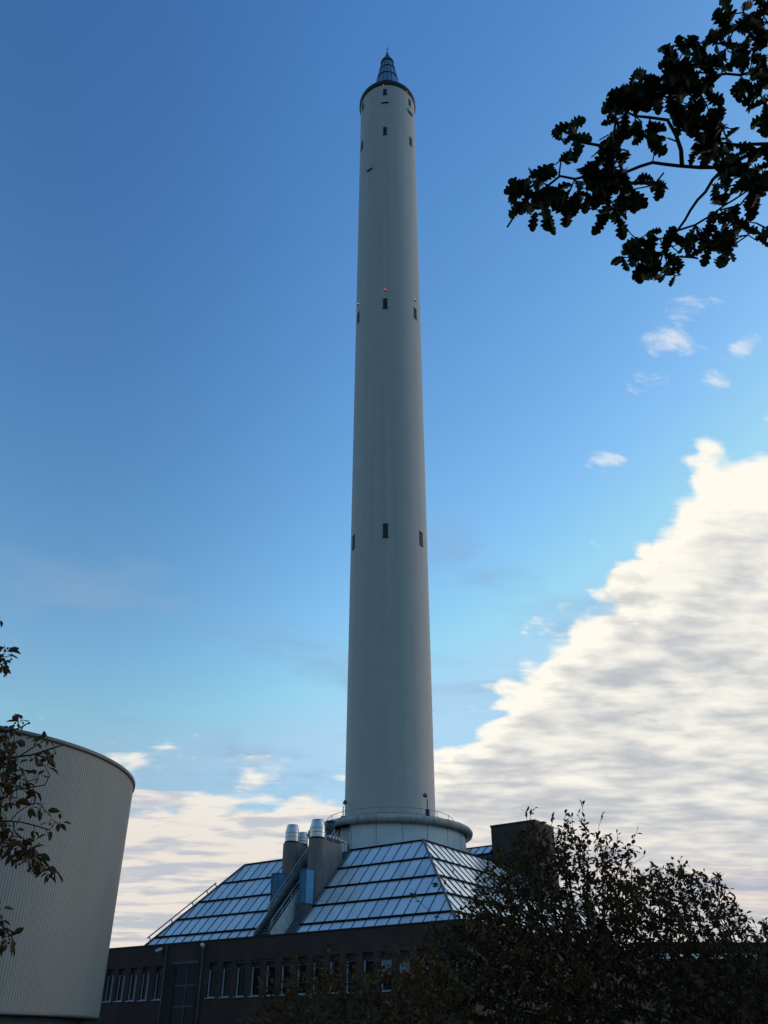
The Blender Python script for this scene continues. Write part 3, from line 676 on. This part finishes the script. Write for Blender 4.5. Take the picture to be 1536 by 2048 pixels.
# ---------------------------------------------------------------- cladded tank, left
d_ = 60.0; TX, TY = d_*math.sin(-.469), d_*math.cos(-.469); TR = .19*d_; TZ0, TZ1 = .0215*d_+1.6, .2369*d_+1.6
tk = thing('storage_tank', (TX, TY, 0), 'big round grey tank with ribbed cladding at the left edge', 'storage tank')
m = MB(); nr = 440; prof = []
for k in range(nr):
    for f, dr in ((0,0),(.5,0),(.58,-.015),(.92,-.015)): prof.append((2*math.pi*(k+f)/nr, TR+dr))
i0 = len(m.v)
for z in (TZ0, TZ1):
    for a, r in prof: m.v.append((TX+r*math.sin(a), TY-r*math.cos(a), z))
n = len(prof)
for k in range(n):
    k2 = (k+1) % n; m.f.append((k, k2, n+k2, n+k)); m.mi.append(0); m.sm.append(False)
m.build('cladding', 'tank_cladding', tk)
m = MB(); m.lathe(TX, TY, [(TR+.005,TZ1-.10),(TR+.09,TZ1-.09),(TR+.10,TZ1+.12),(TR-.1,TZ1+.16),(.5,TZ1+.5)], 160); m.build('roof_edge', 'edge_metal', tk)
m = MB(); m.lathe(TX, TY, [(TR-.9,TZ0),(TR-.06,TZ0-.02),(TR+.03,TZ0-.02),(TR+.05,TZ0+.10),(TR+.005,TZ0+.12)], 160); m.build('drip_edge', 'edge_metal', tk)
m = MB(); m.lathe(TX, TY, [(TR-.9,0),(TR-.9,TZ0)], 96); m.build('base', 'grey_box', tk)

# ---------------------------------------------------------------- trees
def leaf_simple(mb, p, d, n, ln, wd, curl=.0):
    d = d/np.linalg.norm(d); sd_ = np.cross(d, n); sd_ /= np.linalg.norm(sd_)+1e-9; n = np.cross(sd_, d)
    f = .22*wd
    a = p; c1 = p+d*ln*.33-n*curl*ln*.1; c2 = p+d*ln*.70-n*curl*ln*.3; tip = p+d*ln-n*curl*ln*.6
    i = len(mb.v)
    mb.v += [tuple(a), tuple(c1+sd_*wd*.5+n*f), tuple(c1-sd_*wd*.5+n*f), tuple(c2+sd_*wd*.40+n*f*.8), tuple(c2-sd_*wd*.40+n*f*.8), tuple(tip), tuple(c1), tuple(c2)]
    for q in ((0,6,1),(0,2,6),(1,6,7,3),(6,2,4,7),(3,7,5),(7,4,5)):
        mb.f.append(tuple(i+k for k in q)); mb.mi.append(0); mb.sm.append(False)
OAK = [(0,.0),(.06,.04),(.16,.16),(.22,.11),(.28,.24),(.36,.30),(.42,.17),(.48,.31),(.57,.41),(.64,.22),(.69,.33),(.78,.40),(.84,.24),(.90,.24),(.97,.14),(1.0,0)]
def leaf_oak(mb, p, d, n, ln, wd, curl):
    d = d/np.linalg.norm(d); sd_ = np.cross(d, n); sd_ /= np.linalg.norm(sd_)+1e-9; n = np.cross(sd_, d)
    i = len(mb.v); m_ = len(OAK)
    jit = [random.uniform(.93, 1.07) for _ in range(2*m_)]
    tw = random.uniform(-.25, .25)
    for k, (t, w_) in enumerate(OAK):
        c = p + d*ln*t - n*curl*ln*t*t
        up = .35*w_*wd
        mb.v += [tuple(c), tuple(c+sd_*w_*wd*1.1*jit[k]+n*(up+tw*w_*wd)), tuple(c-sd_*w_*wd*1.1*jit[m_+k]+n*(up-tw*w_*wd))]
    for k in range(m_-1):
        a, b = i+3*k, i+3*k+3
        mb.f += [(a, b, b+1, a+1), (a, a+2, b+2, b)]; mb.mi += [0,0]; mb.sm += [False, False]
def unit(): 
    q = rng.normal(size=3); return q/np.linalg.norm(q)

def space_colonize(seeds, attr, step, dinf, dkill, iters=400, bias=(0,0,.12)):
    """seeds: list of (pos, parent index). Returns node positions and parents."""
    pos = [np.array(p, float) for p, _ in seeds]; par = [q for _, q in seeds]
    A = np.array(attr); alive = np.ones(len(A), bool)
    near = np.full(len(A), -1); nd_ = np.full(len(A), 1e9)
    def upd(idx):
        Pn = np.array([pos[i] for i in idx])
        for c0 in range(0, len(Pn), 400):
            blk_ = Pn[c0:c0+400]
            D = np.linalg.norm(A[:, None, :]-blk_[None], axis=2); j = D.argmin(1); dm = D[np.arange(len(A)), j]
            b = dm < nd_; nd_[b] = dm[b]; near[b] = np.array(idx)[c0+j[b]]
    upd(list(range(len(pos)))); seen = {}
    for it in range(iters):
        act = alive & (nd_ < dinf)
        if not act.any():
            if alive.any() and it < 60: act = alive & (nd_ < nd_[alive].min()*1.3)
            else: break
        acc = {}
        for k in np.nonzero(act)[0]:
            dd = A[k]-pos[near[k]]; dd = dd/(np.linalg.norm(dd)+1e-9); acc.setdefault(int(near[k]), []).append(dd)
        new = []
        for i, ds in acc.items():
            q = np.sum(ds, 0); q = q/(np.linalg.norm(q)+1e-9) + np.array(bias) + rng.normal(size=3)*.16; q /= np.linalg.norm(q)
            key = (i, tuple(np.round(q, 1)))
            if seen.get(i, 0) > 4: continue
            seen[i] = seen.get(i, 0)+1
            pos.append(pos[i]+q*step); par.append(i); new.append(len(pos)-1)
        if not new: break
        upd(new); alive &= nd_ > dkill
    return np.array(pos), par
def radii(par, tip, ex=2.25, cap=None):
    n = len(par); kids = [[] for _ in range(n)]
    for i, p in enumerate(par):
        if p >= 0: kids[p].append(i)
    r = np.zeros(n)
    for i in range(n-1, -1, -1):
        r[i] = tip if not kids[i] else max(tip, (sum(r[k]**ex for k in kids[i]))**(1/ex))
    if cap: r = np.minimum(r, cap)
    return r, kids
def branch_tubes(pos, par, r, kids, rsplit):
    thick, thin = MB(), MB(); done = set()
    def chain(i0, start):
        pts = [i0, start] if i0 is not None else [start]; cur = start
        while kids[cur]:
            nx = max(kids[cur], key=lambda k: r[k]); pts.append(nx); cur = nx
        return pts
    stack = [(None, i) for i, p in enumerate(par) if p < 0]
    while stack:
        i0, s_ = stack.pop(); ch = chain(i0, s_)
        for c in ch[(0 if i0 is None else 1):]:
            if kids[c]:
                mx = max(kids[c], key=lambda k: r[k])
                stack += [(c, k) for k in kids[c] if k != mx]
        rr_ = [r[c] for c in ch]
        if i0 is not None: rr_[0] = min(rr_[0], rr_[1]*1.25)
        th = [k for k, x in enumerate(rr_) if x > rsplit]
        cut = max(th)+1 if th and len(th) > 1 else 0
        if cut > 1: thick.tube([pos[c] for c in ch[:cut+1]] if cut < len(ch) else [pos[c] for c in ch], rr_[:cut+1] if cut < len(ch) else rr_, 8)
        if cut < len(ch)-1:
            k0 = max(0, cut if cut > 1 else 0); thin.tube([pos[c] for c in ch[k0:]], rr_[k0:], 4)
    return thick, thin

def small_tree(name, label, cat, base, blobs, shoots, leafmat, ln=.088, density=3.4, step=.11, per=4, trunk_h=1.3, lean=(0,0,0), group=None, seed=1, tip=.0035, berries=False):
    """blobs: (px, py, rx px, ry px, depth m, depth radius m, count)  shoots: px polylines at a depth"""
    global rng
    rng = np.random.default_rng(seed); random.seed(seed)
    base = np.array([base[0], base[1], 0.0]); o = thing(name, tuple(base), label, cat, group)
    attr = []
    for (px, py, rx, ry, dep, dr, cnt) in blobs:
        c = at(px, py, dep); k = np.linalg.norm(c-CAM)/F
        for _ in range(int(cnt*density)):
            q = unit()*rng.random()**(1/2.4)
            attr.append(c + np.array([q[0]*rx*k, q[1]*dr, q[2]*ry*k]))
    seeds = [(base+np.array([0,0,-.1]), -1)]
    top = base+np.array(lean)+np.array([0,0,trunk_h])
    for k in range(1, 9):
        t = k/8; seeds.append((base*(1-t)+top*t+np.array([rng.normal()*.02, rng.normal()*.02, 0]), k-1))
    pos, par = space_colonize(seeds, attr, step, step*5.0, step*1.35)
    pos = list(pos); tipnodes = []
    for sh in shoots:                   # bare upright shoots with few leaves
        dep = sh[0]; P_ = [at(x, y, dep) for x, y in sh[1:]]
        D = [np.linalg.norm(q-P_[0]) for q in pos]; i = int(np.argmin(D))
        if D[i] > .5:
            P_ = [pos[i]*(1-t)+P_[0]*t for t in (.33,.66)] + P_
        cur = i
        for a, b in zip([pos[i]]+P_[:-1], P_):
            nseg = max(1, int(np.linalg.norm(b-a)/.09))
            for k in range(1, nseg+1):
                pos.append(a+(b-a)*k/nseg + rng.normal(size=3)*.006); par.append(cur); cur = len(pos)-1; tipnodes.append(cur)
    pos = np.array(pos); r, kids = radii(par, tip)
    thick, thin = branch_tubes(pos, par, r, kids, .028)
    thick.build('trunk', 'bark', o); thin.build('branch', 'twig', o)
    lm = MB(); sh = set(tipnodes); bm_ = MB()
    for i in range(9, len(pos)):
        if r[i] > tip*3.2: continue
        p_ = par[i]; dirn = pos[i]-pos[p_]; dirn /= np.linalg.norm(dirn)+1e-9
        cnt = per if i not in sh else (1 if rng.random() < .65 else 0)
        if not kids[i]: cnt += 2
        for _ in range(cnt):
            t = rng.random(); a = pos[p_]*(1-t)+pos[i]*t
            d = dirn*.5 + unit()*.9 + np.array([0,0,-.15]); d /= np.linalg.norm(d)
            if i in sh: d = dirn*.8 + unit()*.7 + np.array([0,0,.2]); d /= np.linalg.norm(d)
            nrm = np.array([0,0,1.])+unit()*.8
            pl_ = ln*.22; a2 = a+d*pl_
            L_ = ln*rng.uniform(.55, 1.35)
            leaf_simple(lm, a2, d+np.array([0,0,-.12]), nrm, L_, L_*rng.uniform(.42,.60), rng.uniform(-.1,.5))
            lm_i = len(lm.v)
    lm.build('crown', leafmat, o)
    return o, pos

# crab apple trees, lower right and centre
small_tree('apple_tree', 'tall leggy tree with thin upright shoots reaching in front of the brick block', 'tree', (3.9, 14.6),
    [(1015,1790,65,75,14.2,.9,150),(1070,1740,80,90,14.6,.9,170),(1120,1730,60,70,14.4,.7,110),(1150,1690,45,50,14.3,.6,60),(1200,1740,60,60,14.2,.6,95),(1170,1800,110,80,14.5,1.0,280),
     (960,1865,60,40,14.0,.8,80),(885,1880,50,40,13.8,.6,24),(1060,1880,160,95,14.5,1.2,900),(1010,1990,200,110,14.2,1.2,1000),(1240,1720,35,50,14.2,.5,24)],
    [(14.3,(1178,1700),(1174,1670),(1168,1640),(1164,1606)),(14.3,(1060,1690),(1056,1650),(1050,1620)),(14.3,(1056,1645),(1070,1617)),(14.2,(1235,1740),(1255,1700),(1275,1662)),
     (14.4,(1130,1660),(1128,1640),(1132,1622)),(14.3,(1196,1700),(1198,1650),(1206,1628)),(14.3,(1215,1720),(1232,1690),(1236,1668)),(14.0,(900,1850),(850,1815),(826,1792)),(14.0,(930,1800),(890,1770),(868,1776)),
     (14.1,(1174,1670),(1162,1640),(1156,1632)),(14.2,(1250,1700),(1262,1690),(1280,1694)),(14.0,(960,1790),(920,1770),(905,1752)),(14.5,(1090,1700),(1100,1660),(1108,1634)),(14.5,(1150,1690),(1146,1655),(1143,1630)),(14.3,(1240,1760),(1262,1730),(1290,1712))],
    'crab_leaf', seed=3, trunk_h=1.5)
small_tree('apple_tree', 'broad bushy tree at the right, its crown sloping down to the picture edge', 'tree', (6.0, 15.6),
    [(1330,1775,70,38,15.6,.8,190),(1280,1820,80,60,15.4,.9,270),(1370,1800,75,60,15.6,.9,270),(1420,1840,60,55,15.4,.8,190),(1450,1830,25,40,15.5,.5,26),(1490,1870,60,30,15.3,.6,90),(1535,1890,50,25,15.3,.6,60),
     (1330,1910,150,90,15.5,1.3,950),(1480,1960,140,80,15.3,1.2,600),(1330,2020,200,80,15.2,1.2,500),(1560,2010,80,90,15.2,.9,160)],
    [(15.5,(1450,1870),(1441,1830),(1430,1790),(1420,1776)),(15.5,(1441,1830),(1440,1800),(1444,1775)),(15.6,(1350,1760),(1358,1735),(1361,1717)),(15.6,(1336,1750),(1341,1728),(1346,1722)),
     (15.4,(1470,1860),(1490,1840),(1505,1832)),(15.3,(1520,1875),(1528,1850),(1530,1836)),(15.3,(1500,1880),(1515,1862),(1510,1846)),(15.6,(1300,1760),(1310,1738)),(15.5,(1380,1770),(1384,1748))],
    'olive_leaf', seed=5, trunk_h=1.4)
small_tree('apple_tree', 'low sparse tree with rusty autumn leaves in front of the brick wall windows', 'tree', (-.3, 12.6),
    [(640,1975,110,50,12.4,.8,180),(720,1990,130,60,12.6,1.0,260),(590,2025,85,40,12.3,.7,110),(830,1985,110,80,12.6,.9,250),(700,2060,210,50,12.4,1.0,330),(650,1930,50,30,12.4,.4,26),(790,1920,60,35,12.5,.5,34)],
    [(12.4,(560,1990),(530,1975),(516,1965)),(12.4,(640,1930),(648,1905),(655,1893)),(12.4,(590,1960),(572,1935),(566,1922))],
    'rust_leaf', seed=9, trunk_h=.9, density=1.7, per=3, ln=.08)

# ---- oak overhead, upper right
def drawn_tree(name, label, base, trunk_pts, lines, clusters, leafmat, leaf_fn, dist, ln, wd, nper, seed, rmin, rgrow, twig_m='twig', upn=.75, droop=-.2, fruit=0, sink=0.0):
    global rng
    rng = np.random.default_rng(seed); random.seed(seed)
    o = thing(name, tuple(base), label, 'tree')
    m = MB(); m.tube([np.array(p[:3]) for p in trunk_pts], [p[3] for p in trunk_pts], 12); m.build('trunk', 'bark', o)
    m = MB(); nodes = []
    for wdt, pts in lines:
        P_ = []
        dj = None
        if abs(pts[0][0]-768) > 855: P_.append(np.array(trunk_pts[-2][:3]))
        for (x, y, *dd) in pts:
            P_.append(rng_at(x, y, dist + (dd[0] if dd else 0)))
        # resample with small wiggle
        Q = [P_[0]]
        for a, b in zip(P_[:-1], P_[1:]):
            k = max(1, int(np.linalg.norm(b-a)/.05))
            for i in range(1, k+1): Q.append(a+(b-a)*i/k + (rng.normal(size=3)*.004 if i < k else 0))
        rad = [max(rmin, wdt[0]+(wdt[1]-wdt[0])*i/(len(Q)-1)) for i in range(len(Q))]
        m.tube(Q, rad, 6); nodes += Q
    NODES = np.array(nodes); lm = MB(); fm = MB()
    for cl in clusters:
        x, y = cl[0], cl[1]; n_ = (cl[2] + (1 if nper > 4 else 0)) if len(cl) > 2 else nper
        D = None
        r0 = ray(x, y); r0 /= np.linalg.norm(r0)
        w_ = NODES-CAM; along = w_@r0; perp = np.linalg.norm(w_-along[:,None]*r0, axis=1)
        j = int(np.argmin(perp)); p = CAM + r0*(along[j]+rng.normal()*.07)
        a = NODES[j]; mid_ = (a+p)/2 + rng.normal(size=3)*.01
        if np.linalg.norm(p-a) > .012: m.tube([a, mid_, p], [rmin*1.2, rmin, rmin*.8], 5)
        out = p-a; out = out/(np.linalg.norm(out)+1e-6)
        ph = rng.random()*6.28
        for k in range(n_):
            ph += 2.4
            d = out*.55 + unit()*.75 + np.array([0,0,droop]); d /= np.linalg.norm(d)
            nr_ = np.array([0,0,1.])*upn + unit()*.55
            L_ = ln*rng.uniform(.6, 1.15)
            leaf_fn(lm, p - out*rng.random()*.03 + d*(.012-sink*L_), d, nr_, L_, L_*wd*rng.uniform(.85,1.15), rng.uniform(-.1,.45))
        if fruit and rng.random() < fruit:
            for k in range(rng.integers(2,5)):
                c = p + unit()*.035 + np.array([0,0,-.02]); fm.lathe(c[0], c[1], [(.001,c[2]-.006),(.005,c[2]-.003),(.006,c[2]),(.004,c[2]+.004),(.001,c[2]+.006)], 7)
                fm.tube([p, c+np.array([0,0,.005])], .0012, 4)
    m.build('branch', twig_m, o); lm.build('crown', leafmat, o)
    if fm.v: fm.build('berries', 'berry', o, kind='stuff')
    return o
oak_lines = [((.019,.005),[(1640,250,.2),(1536,290,.05),(1480,318,.02),(1450,333),(1400,335),(1360,332),(1305,325),(1250,345),(1200,352),(1150,358),(1120,352),(1095,372),(1060,395),(1030,430),(1014,455)]),
 ((.012,.005),[(1364,331),(1362,300),(1352,270),(1335,240),(1300,235),(1270,232),(1250,222)]),
 ((.005,.004),[(1354,283),(1335,276)]),
 ((.005,.003),[(1352,258),(1366,240),(1372,225)]),
 ((.012,.004),[(1215,348,.05),(1212,320,.1),(1200,291,.1),(1165,285,.1),(1146,272,.1),(1140,248,.1)]),
 ((.009,.004),[(1225,345),(1228,290),(1232,220),(1262,180),(1290,150)]),
 ((.005,.003),[(1118,352),(1122,320),(1140,300)]),
 ((.005,.003),[(1328,345),(1312,365),(1300,372),(1270,378),(1245,380)]),
 ((.009,.005),[(1446,338),(1425,360),(1395,400),(1370,440),(1352,465),(1340,490),(1325,510),(1300,520),(1270,520)]),
 ((.005,.003),[(1352,465),(1320,478),(1295,468),(1275,480)]),
 ((.006,.004),[(1352,462),(1390,450),(1420,432),(1450,410),(1490,385),(1525,350)]),
 ((.005,.003),[(1330,505),(1345,530),(1350,545)]),((.005,.003),[(1325,510),(1318,535),(1310,550)]),
 ((.02,.005),[(1640,160,.1),(1536,140,.0),(1480,150,-.1),(1430,150,-.1),(1390,130,-.1),(1350,125,-.1)]),
 ((.010,.004),[(1440,150,-.1),(1400,190,0),(1375,215,0),(1340,200,0)]),
 ((.010,.004),[(1640,70,.1),(1536,45,.05),(1495,40,.05),(1465,65,.05),(1455,90,.05)]),
 ((.007,.004),[(1500,40,.05),(1486,25,.05),(1490,5,.05)]),
 ((.010,.004),[(1536,288,.05),(1480,290,.1),(1440,285,.1),(1410,290,.1)]),
 ((.007,.004),[(1500,310,.0),(1490,350,-.05),(1500,385,-.05),(1480,410,-.05),(1440,420,-.05)]),
 ((.006,.003),[(1600,475),(1536,458),(1512,446),(1492,444),(1496,470),(1512,480)]),
 ((.007,.004),[(1536,150),(1520,185),(1528,210)])]
oak_cl = [(1038,372),(1055,378),(1075,352),(1096,334),(1034,412),(1052,416,2),(1076,430,2),(1100,434,2),(1134,428,2),(1086,402,3),(1110,388),(1132,392,3),(1150,398),(1124,312,3),(1144,306,3),(1118,280,3),(1142,250,3),(1150,272,3),(1060,345,2),
 (1205,318),(1190,335,3),(1215,345),(1230,300),(1222,270),(1225,240),(1228,215),(1222,195,3),(1240,178),(1262,170),(1262,195,3),(1290,158),(1295,182),(1275,205),(1310,160,3),(1318,196,2),(1290,140,2),
 (1190,375),(1200,395),(1215,412),(1230,425),(1210,442,2),(1240,440,2),(1252,400),(1262,415,2),(1265,385,3),(1235,372),(1250,350),(1182,405,3),(1225,360),(1205,360),(1240,330,3),(1215,300),
 (1288,275,3),(1280,255,3),(1300,290,2),(1268,250),(1302,252,3),(1316,362,3),(1320,378,2),(1298,352,1),(1288,366,2),
 (1350,108),(1370,95),(1392,86,3),(1342,138),(1365,130),(1390,118),(1328,165),(1355,158),(1382,152),(1408,128),(1420,155,3),(1340,192,3),(1360,188),(1382,200),(1348,222),(1370,225),(1400,208),(1420,196,3),
 (1448,108,3),(1468,92),(1440,62,3),(1455,28,3),(1450,50),(1470,58,3),(1490,42,3),(1510,28),(1528,12),(1500,72),(1528,70),(1484,172),(1502,172),(1522,160),(1512,190,3),(1530,205),(1528,125,3),(1505,108),(1488,8,1),(1500,95,2),
 (1400,270,3),(1420,262),(1445,252),(1455,275),(1462,292),(1400,298),(1430,300),(1420,315),(1388,308,2),(1472,310),(1482,332),(1502,320),(1522,330),(1482,360),(1502,370),(1522,388),(1502,402),(1530,362),(1462,345,3),(1435,280),(1410,285),(1440,310),
 (1430,376,3),(1450,388,3),(1440,408),(1424,424,3),(1445,430),(1465,440),(1420,456),(1430,478),(1420,500),(1446,500),(1440,518,2),(1455,470),(1398,468,3),(1388,462,2),(1410,480),(1462,482),(1504,426,2),(1494,450,2),(1516,476,2),(1488,458,2),(1470,410,2),
 (1245,492),(1240,514),(1265,510),(1282,530),(1300,498,3),(1310,520),(1332,510,3),(1320,540),(1310,553,2),(1346,536),(1355,515,3),(1360,485,2),(1300,462,2),(1288,480,3),(1330,480,2),(1376,492,2),(1350,552,2),(1276,545,2),(1258,500),(1295,535),(1330,550,2),
 (1335,118),(1358,142),(1376,172),(1346,176),(1398,180),(1410,110),(1430,85),(1425,130),(1476,110),(1455,130,3),(1492,128),(1512,140),(1532,155),(1532,235,3),(1516,55),(1380,240),(1360,245,3),(1420,235),(1440,235),(1412,250),(1390,255,3),(1460,310),(1490,345),(1510,350),(1532,345),(1512,385),(1450,335),(1530,300),(1245,200),(1278,182),(1235,262),(1212,282),(1252,230,3),(1220,330),(1195,350),(1215,380),(1240,395),(1070,385),(1090,380),(1160,385),(1170,350,3),(1180,325,3),(1050,395)]
drawn_tree('oak_tree', 'dark oak with lobed leaves hanging into the upper right of the sky', (5.6,2.2,0),
    [(5.6,2.2,-.1,.30),(5.55,2.2,1.5,.25),(5.4,2.3,3.5,.2),(5.0,2.5,5.0,.14),(4.0,2.9,6.0,.08),(3.3,3.0,6.2,.05),(*rng_at(1640,250,5.2),.036)], oak_lines, oak_cl, 'oak_leaf', leaf_oak, 5.0, .115, .69, 4, 21, .0032, 0, upn=.95, sink=.26)
# ---- small fruit tree at the left edge
l_lines = [((.009,.004),[(-90,1560),(-30,1530),(5,1519),(63,1510),(86,1503),(106,1496),(126,1490)]),
 ((.004,.002),[(40,1512),(66,1495),(85,1484)]),
 ((.010,.003),[(-90,1640),(0,1600),(33,1579),(66,1574),(90,1570),(99,1551)]),
 ((.003,.002),[(43,1577),(55,1563),(73,1558)]),
 ((.010,.003),[(-90,1660),(-20,1645),(13,1642),(41,1644),(66,1650),(99,1660),(111,1644)]),
 ((.003,.002),[(20,1642),(35,1625),(55,1612),(72,1606)]),
 ((.008,.003),[(-90,1700),(0,1685),(40,1690),(75,1712),(95,1732),(108,1738)]),
 ((.006,.003),[(-60,1480),(-20,1465),(20,1462),(42,1455),(57,1446)]),
 ((.006,.002),[(-60,1350),(-10,1325),(5,1312),(12,1302)]),
 ((.006,.003),[(-60,1820),(-10,1840),(8,1855),(22,1872)]),
 ((.004,.002),[(-40,1240),(-10,1238),(0,1235)]),
 ((.004,.002),[(27,1644),(28,1660),(40,1675)])]
l_cl = [(46,1440,1),(36,1436,1),(8,1455,3),(26,1463,3),(5,1480,3),(14,1492,4),(24,1502,3),(3,1505,3),(20,1528,4),(34,1532,4),(8,1537,4),(45,1540,3),(38,1556,4),(50,1562,3),(28,1550,4),(82,1473,3),(95,1474,2),(84,1500,3),(98,1513,4),(74,1511,3),(110,1507,2),(90,1528,3),(85,1549,1),(50,1584,2),(70,1586,2),(24,1582,3),(8,1590,3),(60,1612,3),(82,1612,1),(3,1625,3),(10,1640,4),(92,1624,2),(97,1645,1),(122,1643,3),(98,1668,2),(66,1666,2),(22,1667,4),(10,1692,4),(34,1672,4),(45,1690,4),(58,1700,4),(30,1690,4),(70,1714,4),(55,1720,4),(84,1722,3),(90,1734,3),(100,1742,3),(113,1745,2),(72,1688,3),(40,1708,4),(4,1710,3),(10,1306,2),(8,1292,1),(24,1298,1),(16,1328,1),(2,1335,2),(12,1850,3),(24,1874,3),(3,1838,3),(8,1885,3),(2,1815,2),(0,1236,1),(70,1548,2),(62,1520,1),(2,1465,3),(16,1478,3),(30,1485,3),(10,1515,3),(28,1518,3),(2,1525,3),(18,1545,3),(2,1550,3),(14,1565,3),(30,1568,3),(3,1575,2),(18,1600,3),(2,1608,3),(30,1600,2),(10,1655,3),(30,1652,3),(2,1660,3),(15,1680,3),(48,1680,3),(62,1690,3),(20,1700,3),(50,1705,3),(75,1705,3),(66,1728,3),(90,1748,2),(78,1730,3),(30,1715,2),(12,1862,3),(2,1858,3),(18,1888,2),(6,1315,2),(12,1318,2)]
drawn_tree('fruit_tree', 'twigs of a tree with small reddish brown leaves at the left edge before the tank', (-5.2,3.6,0),
    [(-5.2,3.6,-.1,.12),(-5.15,3.7,.9,.10),(-4.6,4.1,1.9,.07),(-3.6,4.5,2.6,.04),(*rng_at(-90,1600,5.0),.02)], l_lines, l_cl, 'crab_leaf', leaf_simple, 5.0, .062, .48, 5, 33, .0018, 0, upn=.6, droop=-.35, fruit=.45)
